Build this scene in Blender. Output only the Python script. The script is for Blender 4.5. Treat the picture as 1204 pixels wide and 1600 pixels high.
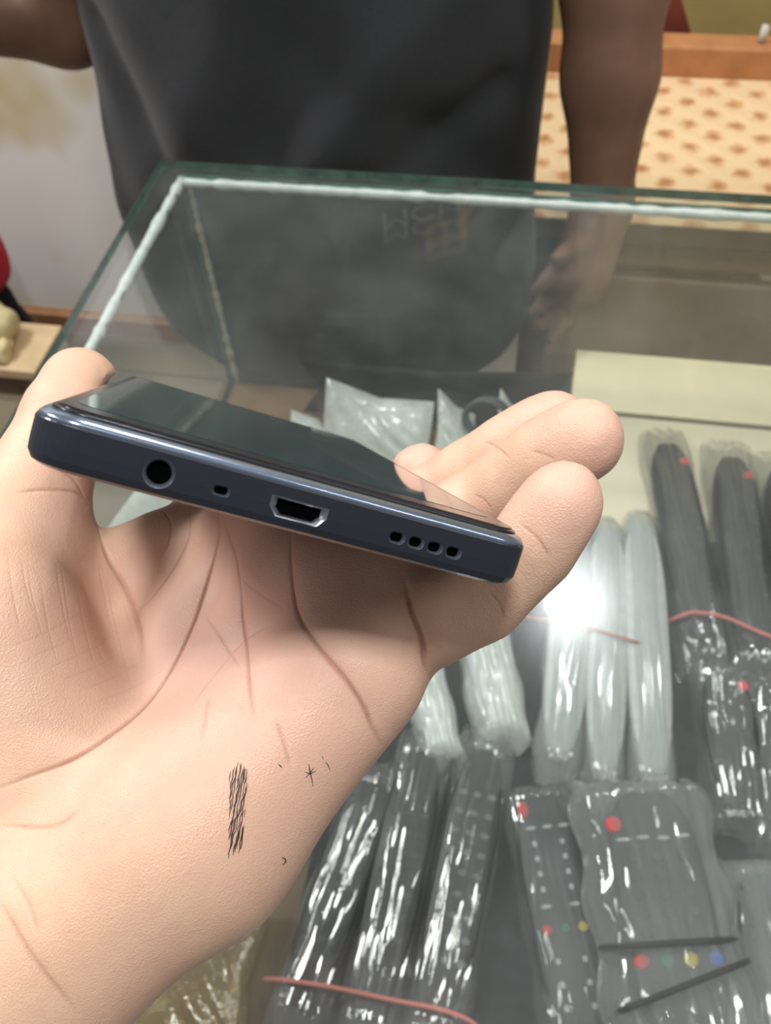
import bpy, bmesh, math, random
import numpy as np
from mathutils import Vector, Matrix
from mathutils.bvhtree import BVHTree

for o in list(bpy.data.objects):
    bpy.data.objects.remove(o, do_unlink=True)
scene = bpy.context.scene
COL = scene.collection

# ------------------------------------------------------------------ camera
# world: X right along the counter, Y away across it, Z up; glass top at z = 1.0
EYE = np.array([0.0, 0.0, 1.45])
FPX = 1400.0
AX = np.array([[0.98430612, 0.10961342, -0.13829806],
               [0.17104175, -0.78546531, 0.59480162],
               [-0.04343009, -0.60912162, -0.79188678]])      # rows: world X, Y, Z in lens axes (right, down, forward)
cam_d = bpy.data.cameras.new('camera')
cam = bpy.data.objects.new('camera', cam_d)
COL.objects.link(cam)
mw = Matrix.Identity(4)
for r in range(3):
    mw[r][0] = AX[r][0]; mw[r][1] = -AX[r][1]; mw[r][2] = -AX[r][2]; mw[r][3] = EYE[r]
cam.matrix_world = mw
cam_d.sensor_fit = 'HORIZONTAL'
cam_d.sensor_width = 36.0
cam_d.lens = 36.0 * FPX / 1204.0
cam_d.clip_start = 0.01
cam_d.dof.use_dof = True
cam_d.dof.focus_distance = 0.165
cam_d.dof.aperture_fstop = 42.0
scene.camera = cam

# ------------------------------------------------------------------ world, lights, exposure
scene.view_settings.view_transform = 'Standard'
scene.view_settings.look = 'None'
scene.view_settings.exposure = 0.0
scene.view_settings.gamma = 1.0
scene.view_settings.use_curve_mapping = False
w = bpy.data.worlds.new('room_light'); scene.world = w
w.use_nodes = True
w.node_tree.nodes['Background'].inputs[0].default_value = (1.0, 0.97, 0.93, 1)
w.node_tree.nodes['Background'].inputs[1].default_value = 0.21

def area(name, loc, target, size, power, col=(1, 1, 1), shape='DISK', size_y=None):
    d = bpy.data.lights.new(name, 'AREA'); d.energy = power; d.color = col
    d.shape = shape; d.size = size
    if size_y: d.size_y = size_y
    o = bpy.data.objects.new(name, d); COL.objects.link(o)
    o.location = loc
    o.rotation_euler = (Vector(target) - Vector(loc)).to_track_quat('-Z', 'Y').to_euler()
    return o
area('overhead_area_light', (0.0, -0.08, 2.78), (0.0, 0.2, 1.2), 0.22, 18.0, (1.0, 0.97, 0.93), 'RECTANGLE', 0.22)
area('overhead_area_light', (-1.7, 0.95, 2.7), (-0.7, 1.0, 0.8), 0.5, 40, (1.0, 0.97, 0.94), 'RECTANGLE', 0.5)  # added fill that brightens the left board and the person, no known source
area('added_strip_light', (1.45, 0.55, 2.7), (0.3, 0.5, 0.8), 0.06, 11, (1.0, 0.97, 0.92), 'RECTANGLE', 1.2)  # added strip that draws long highlights on the sleeves, no known source
area('added_strip_light', (-1.5, 0.1, 2.7), (0.0, 0.3, 0.8), 0.06, 3.5, (1.0, 0.97, 0.92), 'RECTANGLE', 1.2)  # second added strip, puts sparkle on the left sides of the sleeves
scene.cycles.transparent_max_bounces = 32
scene.cycles.max_bounces = 12

# ------------------------------------------------------------------ helpers
def lens_ray(px, py):
    v = AX @ np.array([px - 602.0, py - 800.0, FPX]); return v / np.linalg.norm(v)
def on_z(px, py, z):
    r = lens_ray(px, py); return EYE + r * ((z - EYE[2]) / r[2])
def on_y(px, py, y):
    r = lens_ray(px, py); return EYE + r * ((y - EYE[1]) / r[1])
def w_of(mm):                       # millimetres right / down / forward of the eye -> metres in the room
    return EYE + (np.asarray(mm, float) * 0.001) @ AX.T

def tag(o, label=None, cat=None, group=None, kind=None):
    if label: o['label'] = label
    if cat: o['category'] = cat
    if group: o['group'] = group
    if kind: o['kind'] = kind
    return o
def empty(name, loc=(0, 0, 0)):
    o = bpy.data.objects.new(name, None); COL.objects.link(o); o.location = loc
    o.empty_display_size = 0.02
    return o
def link(name, me, mat=None, parent=None, loc=None):
    o = bpy.data.objects.new(name, me); COL.objects.link(o)
    if mat is not None and len(me.materials) == 0: me.materials.append(mat)
    if parent is not None: o.parent = parent
    if loc is not None: o.location = loc
    return o
def from_bm(name, bm, mat=None, parent=None, smooth=False, loc=None):
    me = bpy.data.meshes.new(name); bm.normal_update(); bm.to_mesh(me); bm.free()
    if smooth: me.polygons.foreach_set('use_smooth', [True] * len(me.polygons))
    return link(name, me, mat, parent, loc)
def from_data(name, vs, fs, mat=None, parent=None, smooth=False, loc=None):
    me = bpy.data.meshes.new(name); me.from_pydata([tuple(v) for v in vs], [], fs); me.update()
    if smooth: me.polygons.foreach_set('use_smooth', [True] * len(me.polygons))
    return link(name, me, mat, parent, loc)
def box_bm(bm, lo, hi, bevel=0.0, seg=2):
    r = bmesh.ops.create_cube(bm, size=1.0)
    vs = r['verts']
    for v in vs:
        v.co = Vector([lo[i] + (v.co[i] + 0.5) * (hi[i] - lo[i]) for i in range(3)])
    if bevel > 0:
        es = list({e for v in vs for e in v.link_edges})
        bmesh.ops.bevel(bm, geom=es, offset=bevel, segments=seg, affect='EDGES', profile=0.5)
    return bm
def box(name, lo, hi, mat, parent=None, bevel=0.0, seg=2, smooth=False):
    return from_bm(name, box_bm(bmesh.new(), lo, hi, bevel, seg), mat, parent, smooth)
def tube(pts, radii, n=10, cap=True):
    pts = [np.asarray(p, float) for p in pts]
    if np.isscalar(radii): radii = [radii] * len(pts)
    vs, fs = [], []
    ref = None
    for i, p in enumerate(pts):
        t = pts[min(i + 1, len(pts) - 1)] - pts[max(i - 1, 0)]; t = t / (np.linalg.norm(t) + 1e-12)
        if ref is None:
            ref = np.cross(t, [0, 0, 1.0])
            if np.linalg.norm(ref) < 1e-3: ref = np.cross(t, [0, 1.0, 0])
        ref = ref - t * (ref @ t); ref /= np.linalg.norm(ref)
        b = np.cross(t, ref)
        for k in range(n):
            a = 2 * math.pi * k / n
            vs.append(p + radii[i] * (math.cos(a) * ref + math.sin(a) * b))
    for i in range(len(pts) - 1):
        for k in range(n):
            fs.append((i * n + k, i * n + (k + 1) % n, (i + 1) * n + (k + 1) % n, (i + 1) * n + k))
    if cap:
        fs.append(tuple(reversed(range(n)))); fs.append(tuple(range((len(pts) - 1) * n, len(pts) * n)))
    return vs, fs
def spline(pts, m=8):
    P = [np.asarray(p, float) for p in pts]; P = [2 * P[0] - P[1]] + P + [2 * P[-1] - P[-2]]
    out = []
    for i in range(1, len(P) - 2):
        a, b, c, d = P[i - 1:i + 3]
        for k in range(m):
            t = k / m
            out.append(0.5 * (2 * b + (c - a) * t + (2 * a - 5 * b + 4 * c - d) * t * t + (3 * b - a - 3 * c + d) * t ** 3))
    out.append(P[-2]); return out

def rrect(x0, x1, y0, y1, r, n=10):
    pts = []
    for cx, cy, a0 in ((x1 - r, y0 + r, -90), (x1 - r, y1 - r, 0), (x0 + r, y1 - r, 90), (x0 + r, y0 + r, 180)):
        for k in range(n + 1):
            a = math.radians(a0 + 90 * k / n); pts.append((cx + r * math.cos(a), cy + r * math.sin(a)))
    return pts
def stack(name, rings, mat, parent, smooth=False):
    # rings: list of (outline points, z); closes both ends
    vs, fs = [], []; n = len(rings[0][0])
    for pts, z in rings: vs += [(p[0], p[1], z) for p in pts]
    for i in range(len(rings) - 1):
        for k in range(n): fs.append((i * n + k, i * n + (k + 1) % n, (i + 1) * n + (k + 1) % n, (i + 1) * n + k))
    fs.append(tuple(reversed(range(n)))); fs.append(tuple(range((len(rings) - 1) * n, len(rings) * n)))
    return from_data(name, vs, fs, mat, parent, smooth)

# ------------------------------------------------------------------ materials
def mat_new(name):
    m = bpy.data.materials.new(name); m.use_nodes = True
    return m, m.node_tree, m.node_tree.nodes['Principled BSDF']
def nd(nt, t, **kw):
    n = nt.nodes.new(t)
    for k, v in kw.items():
        if k in n.inputs: n.inputs[k].default_value = v
        else: setattr(n, k, v)
    return n
def noise(nt, scale, detail=3.0, rough=0.55, vec=None):
    n = nd(nt, 'ShaderNodeTexNoise', Scale=scale, Detail=detail, Roughness=rough)
    tc = nt.nodes.new('ShaderNodeTexCoord')
    nt.links.new(tc.outputs['Object'] if vec is None else vec, n.inputs['Vector'])
    return n
def ramp(nt, src, stops):
    r = nt.nodes.new('ShaderNodeValToRGB')
    el = r.color_ramp.elements
    while len(el) < len(stops): el.new(0.5)
    for e, (p, c) in zip(el, stops):
        e.position = p; e.color = tuple(c) + ((1,) if len(c) == 3 else ())
    nt.links.new(src, r.inputs['Fac']); return r
def simple(name, col, rough=0.5, metal=0.0, var=0.0, scale=60.0, bump=0.0, spec=0.5, coat=0.0):
    m, nt, b = mat_new(name)
    b.inputs['Roughness'].default_value = rough; b.inputs['Metallic'].default_value = metal
    b.inputs['Specular IOR Level'].default_value = spec; b.inputs['Coat Weight'].default_value = coat
    n = noise(nt, scale)
    lo = [max(0, c * (1 - var)) for c in col]; hi = [min(1, c * (1 + var)) for c in col]
    r = ramp(nt, n.outputs['Fac'], [(0.3, lo), (0.7, hi)])
    nt.links.new(r.outputs['Color'], b.inputs['Base Color'])
    if bump > 0:
        bp = nd(nt, 'ShaderNodeBump', Strength=bump, Distance=0.001)
        nt.links.new(n.outputs['Fac'], bp.inputs['Height']); nt.links.new(bp.outputs['Normal'], b.inputs['Normal'])
    return m
def srgb(r, g, b):
    f = lambda c: ((c / 255 + 0.055) / 1.055) ** 2.4 if c > 10 else c / 255 / 12.92
    return (f(r), f(g), f(b))
def thin_clear(name, tint, rough=0.03, haze=0.06, haze_col=(0.8, 0.82, 0.8), ior=1.5, bump=0.0, bscale=80.0, hscale=14.0, stretch=None, gain=1.0, smear=0.12, smear_r=0.22):
    # thin clear sheet: passes light straight through, mirrors by angle, with dust or milky haze on it
    m = bpy.data.materials.new(name); m.use_nodes = True; nt = m.node_tree; nt.nodes.clear()
    out = nt.nodes.new('ShaderNodeOutputMaterial')
    tr = nd(nt, 'ShaderNodeBsdfTransparent'); tr.inputs[0].default_value = tint + (1,)
    gs = nd(nt, 'ShaderNodeBsdfGlossy', Roughness=rough)
    gr_ = nd(nt, 'ShaderNodeBsdfGlossy', Roughness=smear_r); gl = nd(nt, 'ShaderNodeMixShader'); gl.inputs[0].default_value = smear
    nt.links.new(gs.outputs[0], gl.inputs[1]); nt.links.new(gr_.outputs[0], gl.inputs[2])
    # same mirror strength from both sides of the sheet (Schlick)
    lw = nd(nt, 'ShaderNodeLayerWeight'); f0 = ((ior - 1) / (ior + 1)) ** 2
    pw = nd(nt, 'ShaderNodeMath', operation='POWER'); pw.inputs[1].default_value = 5.0; nt.links.new(lw.outputs['Facing'], pw.inputs[0])
    fr = nd(nt, 'ShaderNodeMath', operation='MULTIPLY_ADD'); fr.inputs[1].default_value = 1 - f0; fr.inputs[2].default_value = f0
    nt.links.new(pw.outputs[0], fr.inputs[0])
    df = nd(nt, 'ShaderNodeBsdfDiffuse'); df.inputs[0].default_value = haze_col + (1,)
    tl = nd(nt, 'ShaderNodeBsdfTranslucent'); tl.inputs[0].default_value = haze_col + (1,)
    hz = nd(nt, 'ShaderNodeMixShader'); hz.inputs[0].default_value = 0.45
    nt.links.new(df.outputs[0], hz.inputs[1]); nt.links.new(tl.outputs[0], hz.inputs[2])
    tc = nt.nodes.new('ShaderNodeTexCoord'); vec = tc.outputs['Object']
    if stretch:
        mp = nt.nodes.new('ShaderNodeMapping'); mp.inputs['Scale'].default_value = stretch
        nt.links.new(vec, mp.inputs['Vector']); vec = mp.outputs['Vector']
    n = noise(nt, hscale, 6.0, 0.7, vec)
    mr = nd(nt, 'ShaderNodeMapRange'); mr.inputs[1].default_value = 0.35; mr.inputs[2].default_value = 0.75
    mr.inputs[3].default_value = haze * 0.5; mr.inputs[4].default_value = haze * 1.7
    nt.links.new(n.outputs['Fac'], mr.inputs[0])
    m1 = nd(nt, 'ShaderNodeMixShader'); m2 = nd(nt, 'ShaderNodeMixShader')
    nt.links.new(mr.outputs[0], m1.inputs[0]); nt.links.new(tr.outputs[0], m1.inputs[1]); nt.links.new(hz.outputs[0], m1.inputs[2])
    g = nd(nt, 'ShaderNodeMath', operation='MULTIPLY', use_clamp=True); g.inputs[1].default_value = gain
    nt.links.new(fr.outputs[0], g.inputs[0])
    nt.links.new(g.outputs[0], m2.inputs[0]); nt.links.new(m1.outputs[0], m2.inputs[1]); nt.links.new(gl.outputs[0], m2.inputs[2])
    if bump > 0:
        nb = noise(nt, bscale, 3.0, 0.6, vec)
        bp = nd(nt, 'ShaderNodeBump', Strength=bump, Distance=0.002)
        nt.links.new(nb.outputs['Fac'], bp.inputs['Height'])
        nt.links.new(bp.outputs[0], gs.inputs['Normal']); nt.links.new(bp.outputs[0], lw.inputs['Normal'])
    nt.links.new(m2.outputs[0], out.inputs['Surface'])
    return m

# ------------------------------------------------------------------ solid modelling on a grid (for bodies and hands)
def F32(a): return np.asarray(a, np.float32)
class Field:
    def __init__(s, lo, hi, h):
        s.lo = np.array(lo, float); s.h = h
        s.n = np.ceil((np.array(hi, float) - s.lo) / h).astype(int) + 1
        s.ax = [F32(s.lo[i] + h * np.arange(s.n[i])) for i in range(3)]
    def new(s): return np.full(s.n, 1e3, np.float32)
    def sub(s, lo, hi):
        a = np.clip(np.floor((np.array(lo) - s.lo) / s.h).astype(int), 0, s.n); b = np.clip(np.ceil((np.array(hi) - s.lo) / s.h).astype(int) + 1, 0, s.n)
        sl = tuple(slice(a[i], b[i]) for i in range(3))
        X = s.ax[0][sl[0]][:, None, None]; Y = s.ax[1][sl[1]][None, :, None]; Z = s.ax[2][sl[2]][None, None, :]
        return sl, X, Y, Z
    def merge(s, vol, sl, d, k):
        a = vol[sl]
        if a.size == 0: return
        if k <= 0: vol[sl] = np.minimum(a, d)
        else:
            hh = np.clip(0.5 + 0.5 * (a - d) / k, 0, 1)
            vol[sl] = a * (1 - hh) + d * hh - k * hh * (1 - hh)
    def cone(s, vol, a, b, ra, rb, k=0.0):
        a = np.array(a, float); b = np.array(b, float); m = max(ra, rb) + k * 1.5 + 3 * s.h
        sl, X, Y, Z = s.sub(np.minimum(a, b) - m, np.maximum(a, b) + m)
        v = b - a; L = float(v @ v) + 1e-9
        t = np.clip(((X - a[0]) * v[0] + (Y - a[1]) * v[1] + (Z - a[2]) * v[2]) / L, 0, 1)
        d = np.sqrt((X - a[0] - t * v[0]) ** 2 + (Y - a[1] - t * v[1]) ** 2 + (Z - a[2] - t * v[2]) ** 2) - (ra + (rb - ra) * t)
        s.merge(vol, sl, F32(d), k)
    def ell(s, vol, c, r, k=0.0, axes=None):
        c = np.array(c, float); r = np.array(r, float); m = r.max() + k * 1.5 + 3 * s.h
        sl, X, Y, Z = s.sub(c - m, c + m)
        A = np.eye(3) if axes is None else np.array(axes, float)
        q = [((X - c[0]) * A[i][0] + (Y - c[1]) * A[i][1] + (Z - c[2]) * A[i][2]) for i in range(3)]
        k0 = np.sqrt(sum((q[i] / r[i]) ** 2 for i in range(3))); k1 = np.sqrt(sum((q[i] / r[i] ** 2) ** 2 for i in range(3))) + 1e-9
        s.merge(vol, sl, F32(k0 * (k0 - 1) / k1), k)
    def chain(s, vol, pts, rad, k=2.0):
        for i in range(len(pts) - 1): s.cone(vol, pts[i], pts[i + 1], rad[i], rad[i + 1], k)
    def mesh(s, vol):
        nx, ny, nz = vol.shape
        ins = vol < 0
        cnt = sum(ins[i:nx - 1 + i, j:ny - 1 + j, k:nz - 1 + k].astype(np.int8) for i in (0, 1) for j in (0, 1) for k in (0, 1))
        act = np.argwhere((cnt > 0) & (cnt < 8))
        idx = np.full((nx - 1, ny - 1, nz - 1), -1, np.int64); idx[tuple(act.T)] = np.arange(len(act))
        corners = [(i, j, k) for i in (0, 1) for j in (0, 1) for k in (0, 1)]
        val = {c: vol[act[:, 0] + c[0], act[:, 1] + c[1], act[:, 2] + c[2]].astype(float) for c in corners}
        acc = np.zeros((len(act), 3)); num = np.zeros(len(act))
        for c in corners:
            for a in range(3):
                if c[a] == 1: continue
                e = list(c); e[a] = 1; e = tuple(e)
                v0, v1 = val[c], val[e]; m = (v0 < 0) != (v1 < 0)
                t = np.where(m, v0 / np.where(m, v0 - v1, 1), 0)
                p = np.tile(np.array(c, float), (len(act), 1)); p[:, a] = t
                acc[m] += p[m]; num[m] += 1
        V = s.lo + s.h * (act + acc / num[:, None])
        faces = []
        for a in range(3):
            b, c = (a + 1) % 3, (a + 2) % 3
            s0 = [slice(None)] * 3; s1 = [slice(None)] * 3
            s0[a] = slice(0, -1); s1[a] = slice(1, None)
            A, B = ins[tuple(s0)], ins[tuple(s1)]
            e = np.argwhere(A != B)
            ok = (e[:, b] > 0) & (e[:, c] > 0) & (e[:, b] < vol.shape[b] - 1) & (e[:, c] < vol.shape[c] - 1)
            e = e[ok]; flip = A[tuple(e.T)]
            q = []
            for db, dc in ((0, 0), (-1, 0), (-1, -1), (0, -1)):
                g = e.copy(); g[:, b] += db; g[:, c] += dc; q.append(idx[tuple(g.T)])
            q = np.stack(q, 1)
            q[~flip] = q[~flip][:, ::-1]
            faces.append(q)
        return V, np.concatenate(faces)
def quads_to_mesh(name, V, Q):
    me = bpy.data.meshes.new(name)
    me.vertices.add(len(V)); me.vertices.foreach_set('co', F32(V).ravel())
    me.loops.add(Q.size); me.loops.foreach_set('vertex_index', Q.astype(np.int32).ravel())
    me.polygons.add(len(Q)); me.polygons.foreach_set('loop_start', np.arange(0, Q.size, 4, dtype=np.int32))
    me.update(calc_edges=True); me.validate()
    me.polygons.foreach_set('use_smooth', [True] * len(me.polygons))
    return me
def refine(me, levels=1, smooth=0):
    o = bpy.data.objects.new('tmp', me); COL.objects.link(o)
    if smooth:
        md = o.modifiers.new('s', 'SMOOTH'); md.factor = 0.5; md.iterations = smooth
    if levels:
        md = o.modifiers.new('d', 'SUBSURF'); md.levels = levels; md.render_levels = levels
    dg = bpy.context.evaluated_depsgraph_get(); dg.update()
    r = bpy.data.meshes.new_from_object(o.evaluated_get(dg))
    bpy.data.objects.remove(o); return r

# ------------------------------------------------------------------ shop setting
M_wall = simple('white_plaster', srgb(205, 200, 192), 0.8, 0, 0.05, 3.0, 0.1)
def stained():
    m, nt, b = mat_new('stained_white_board')
    n = noise(nt, 2.2, 3.0); r = ramp(nt, n.outputs['Fac'], [(0.36, srgb(214, 198, 160)), (0.46, srgb(240, 238, 236)), (0.7, srgb(246, 245, 246))])
    nt.links.new(r.outputs['Color'], b.inputs['Base Color']); b.inputs['Roughness'].default_value = 0.6
    return m
M_board = stained()
M_ochre = simple('ochre_paint', srgb(196, 172, 110), 0.7, 0, 0.12, 8.0)
M_maroon = simple('maroon_panel', srgb(120, 58, 44), 0.6, 0, 0.1, 20.0)
M_wood = simple('brown_wood', srgb(150, 104, 70), 0.5, 0, 0.22, 24.0)
M_wood_d = simple('dark_wood', srgb(92, 70, 52), 0.55, 0, 0.2, 30.0)
M_orange_wood = simple('orange_wood', srgb(186, 128, 84), 0.5, 0, 0.15, 26.0)
M_palewood = simple('pale_wood', srgb(206, 180, 142), 0.55, 0, 0.12, 24.0)
M_floor = simple('shop_floor', srgb(150, 140, 126), 0.6, 0, 0.15, 5.0)
M_pinkboard = simple('pinkish_board', srgb(176, 146, 134), 0.6, 0, 0.1, 14.0)
M_greyboard = simple('grey_board', srgb(140, 138, 132), 0.6, 0, 0.1, 14.0)
M_cream = simple('cream_paper', srgb(226, 216, 190), 0.7, 0, 0.05, 12.0)
M_feltblack = simple('black_mat', srgb(34, 36, 40), 0.8, 0, 0.4, 90.0, 0.3)
tag(box('floor', (-2.2, -1.2, -0.02), (2.2, 2.3, 0.0), M_floor), kind='structure')
tag(box('wall_back', (-2.2, 2.2, 0.0), (2.2, 2.3, 2.9), M_wall), kind='structure')
# white board partition at the left, behind the counter
wb = tag(empty('partition_board', (-0.95, 1.42, 0)), 'stained white board standing behind the counter at the left', 'board')
zb = float(on_y(80, 492, 1.40)[2])
box('panel', (-0.75, -0.0, zb), (0.40, 0.03, 1.9), M_board, wb, 0.002)
box('bottom_rail', (-0.75, -0.02, zb - 0.05), (0.40, 0.03, zb), M_wood, wb, 0.003)
box('lower_board', (-0.75, 0.0, 0.0), (0.40, 0.03, zb - 0.05), M_cream, wb, 0.002)
# ochre wall stretch and maroon panel at the right
wo = tag(box('trim_1', (-0.10, 2.16, 0.0), (1.6, 2.2, 2.6), M_ochre), kind='structure')
def prism_y(name, poly, y0, y1, mat, parent=None):
    n = len(poly); vs = [(x, y0, z) for x, z in poly] + [(x, y1, z) for x, z in poly]
    fs = [tuple(reversed(range(n))), tuple(range(n, 2 * n))] + [(k, (k + 1) % n, (k + 1) % n + n, k + n) for k in range(n)]
    o = from_data(name, vs, fs, mat, parent)
    bm = bmesh.new(); bm.from_mesh(o.data); bmesh.ops.recalc_face_normals(bm, faces=bm.faces); bm.to_mesh(o.data); bm.free()
    return o
# bench with the patterned mat
BZ = 0.74
b_front = float(on_z(1100, 352, BZ)[1]); b_back = float(on_z(1100, 122, BZ)[1])
bench = tag(empty('bench', (0.6, b_front, 0)), 'wooden bench behind the counter with a cream patterned mat', 'bench')
def patterned():
    m, nt, b = mat_new('patterned_mat')
    tc = nt.nodes.new('ShaderNodeTexCoord'); sp = nt.nodes.new('ShaderNodeSeparateXYZ'); nt.links.new(tc.outputs['Object'], sp.inputs[0])
    def m1(op, a, bb=None, c=None):
        n = nd(nt, 'ShaderNodeMath', operation=op)
        for i, v in enumerate((a, bb, c)):
            if v is None: continue
            if isinstance(v, (int, float)): n.inputs[i].default_value = v
            else: nt.links.new(v, n.inputs[i])
        return n.outputs[0]
    px_, py_ = 0.034, 0.062
    # staggered dots: two shifted lattices
    def lattice(ox, oy):
        fx = m1('SUBTRACT', m1('FRACT', m1('ADD', m1('DIVIDE', sp.outputs[0], px_ * 2), 10 + ox)), 0.5)
        fy = m1('SUBTRACT', m1('FRACT', m1('ADD', m1('DIVIDE', sp.outputs[1], py_), 10 + oy)), 0.5)
        dx = m1('MULTIPLY', fx, 2 * px_ / 0.016); dy = m1('MULTIPLY', fy, py_ / 0.017)
        return m1('SQRT', m1('ADD', m1('MULTIPLY', dx, dx), m1('MULTIPLY', dy, dy)))
    d = m1('MINIMUM', lattice(0, 0), lattice(0.5, 0.5))
    n = noise(nt, 90.0, 3.0)
    d2 = m1('ADD', d, m1('MULTIPLY', m1('SUBTRACT', n.outputs['Fac'], 0.5), 1.4))
    r = ramp(nt, d2, [(0.1, srgb(178, 122, 82)), (0.7, srgb(218, 176, 128)), (1.0, srgb(234, 204, 162))])
    nt.links.new(r.outputs['Color'], b.inputs['Base Color']); b.inputs['Roughness'].default_value = 0.6
    bp = nd(nt, 'ShaderNodeBump', Strength=0.4, Distance=0.004); nt.links.new(d2, bp.inputs['Height']); nt.links.new(bp.outputs[0], b.inputs['Normal'])
    return m
M_mat = patterned()
D = b_back - b_front
box('seat_board', (-0.62, 0.0, BZ - 0.035), (0.9, D + 0.06, BZ - 0.003), M_wood_d, bench, 0.003)
box('patterned_mat', (-0.62, -0.004, BZ - 0.003), (0.9, D, BZ), M_mat, bench, 0.001)
box('back_ledge', (-0.62, D, BZ - 0.003), (0.9, D + 0.05, BZ + 0.045), M_orange_wood, bench, 0.004)
box('apron', (-0.62, 0.02, BZ - 0.085), (0.9, 0.04, BZ - 0.035), M_wood, bench, 0.002)
box('drawer_front', (-0.62, 0.03, BZ - 0.27), (0.9, 0.05, BZ - 0.115), M_pinkboard, bench, 0.003)
box('lower_panel', (-0.62, 0.035, BZ - 0.46), (0.9, 0.05, BZ - 0.275), M_greyboard, bench, 0.003)
box('kick_board', (-0.62, 0.05, 0.0), (0.9, 0.07, BZ - 0.47), M_wood_d, bench, 0.003)
for sx in (-0.615, 0.85): box('leg', (sx, 0.02, 0.0), (sx + 0.04, D + 0.04, BZ - 0.035), M_wood_d, bench, 0.003)

YM = b_back + 0.075
mp_ = [on_y(*p, YM) for p in ((1005, -120), (1005, 80), (1084, 74), (1060, -10), (1042, -120))]
mp_[1][2] = 0.0; mp_[2] = mp_[2] + (mp_[2] - mp_[3]) / (mp_[3][2] - mp_[2][2]) * mp_[2][2]
tag(prism_y('leaning_panel', [(p[0], p[2]) for p in mp_], YM, YM + 0.02, M_maroon), 'dark red panel leaning behind the patterned bench', 'panel')
rp = [on_y(*p, b_back + 0.025) for p in ((1183, 84), (1197, 40))]; rp[0][2] = BZ + 0.0455
tag(from_data('white_rod', *tube([rp[0], rp[1]], 0.006, 10), M_wall, None, True), 'short white rod standing on the bench ledge by the ochre wall', 'rod')

# low shelf at the far left with lumps of cream wrapping, red and black bag
SY = 1.06
sxr = float(on_y(48, 570, SY)[0])
sz = float(on_y(10, 578, SY)[2])
shelf = tag(empty('low_shelf', (-1.2, SY, 0)), 'low wooden shelf at the far left below the white board', 'shelf')
box('shelf_top', (-0.6, 0.0, sz - 0.022), (sxr + 1.2, 0.13, sz), M_palewood, shelf, 0.003)
box('front_board', (-0.6, 0.03, sz - 0.10), (sxr + 1.2, 0.05, sz - 0.022), M_wood_d, shelf, 0.003)
box('side_panel', (sxr + 1.175, 0.05, 0.0), (sxr + 1.195, 0.13, sz - 0.022), M_cream, shelf, 0.003)
box('cupboard_door', (-0.6, 0.05, 0.02), (sxr + 1.17, 0.07, sz - 0.10), M_cream, shelf, 0.003)
M_wrap = simple('cream_wrapping', srgb(222, 206, 158), 0.5, 0, 0.12, 40.0, 0.4)
M_redcloth = simple('red_cloth', srgb(180, 36, 56), 0.7, 0, 0.2, 40.0, 0.3)
M_blackcloth = simple('black_cloth', srgb(20, 20, 22), 0.7, 0, 0.2, 40.0, 0.3)
rng = random.Random(4)
def lump(name, c, r, mat, seed, parent=None, amp=0.18):
    bm = bmesh.new(); bmesh.ops.create_icosphere(bm, subdivisions=4, radius=1.0)
    g = np.random.default_rng(seed); K = g.normal(size=(7, 3)) * 2.6; ph = g.uniform(0, 6.28, 7)
    for v in bm.verts:
        p = np.array(v.co); s = 1 + amp * sum(math.sin(K[i] @ p + ph[i]) for i in range(7)) / 3
        p = p * s
        if p[2] < -0.75: p[2] = -0.75
        v.co = Vector((c[0] + p[0] * r[0], c[1] + p[1] * r[1], c[2] + (p[2] + 0.75) * r[2]))
    return from_bm(name, bm, mat, parent, True)
lx = lambda px: float(on_y(px, 560, SY + 0.1)[0])
tag(lump('wrapped_bundle', (lx(20), SY + 0.075, sz), (0.05, 0.05, 0.046), M_wrap, 3), 'larger crumpled cream bundle at the left frame edge below the red bag', 'bundle', 'cream bundles on the low shelf')
tag(lump('wrapped_bundle', (lx(50), SY + 0.035, sz), (0.018, 0.03, 0.020), M_wrap, 8), 'smaller crumpled cream bundle on the shelf beside the glass edge', 'bundle', 'cream bundles on the low shelf')
bagc = on_y(-14, 470, SY + 0.2)
rb = tag(empty('cloth_bag', (0, 0, 0)), 'red and black cloth bag at the left edge before the white board', 'bag')
lump('red_body', (bagc[0], SY + 0.20, bagc[2] + 0.01), (0.05, 0.05, 0.09), M_redcloth, 12, rb, 0.3)
lump('black_base', (bagc[0] + 0.008, SY + 0.20, 0.0), (0.06, 0.055, (bagc[2] + 0.02) * 0.6), M_blackcloth, 14, rb)

# ------------------------------------------------------------------ the glass counter
GX0, GX1, GY0, GY1 = -0.357, 1.05, -0.12, 0.716
SZ = 0.73                                             # shelf inside the case
M_glass = thin_clear('case_glass', (0.965, 0.985, 0.978), 0.0, 0.042, (0.74, 0.79, 0.78), 1.5, 0.0, 80, 9.0, None, 1.2, 0.35, 0.16)
M_glass_v = thin_clear('case_glass_upright', (0.965, 0.985, 0.98), 0.0, 0.035, (0.66, 0.72, 0.70), 1.45, 0.0, 80, 7.0)
def edge_green():
    m, nt, b = mat_new('glass_cut_edge')
    b.inputs['Base Color'].default_value = srgb(38, 74, 64) + (1,); b.inputs['Roughness'].default_value = 0.12
    b.inputs['IOR'].default_value = 1.5
    n = noise(nt, 60.0); r = ramp(nt, n.outputs['Fac'], [(0.3, srgb(30, 62, 54)), (0.75, srgb(70, 112, 100))])
    nt.links.new(r.outputs['Color'], b.inputs['Base Color']); return m
M_gedge = edge_green()
M_sil = simple('silicone_seam', srgb(206, 216, 212), 0.3, 0, 0.12, 120.0, 0.2)
M_sil2 = simple('old_silicone', srgb(168, 168, 150), 0.35, 0, 0.18, 90.0, 0.3)
case = tag(empty('display_case', (0.3, 0.3, 0)), 'glass display counter with green cut edges and plastic-bagged remotes inside', 'counter')
cx, cy = 0.3, 0.3
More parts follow.
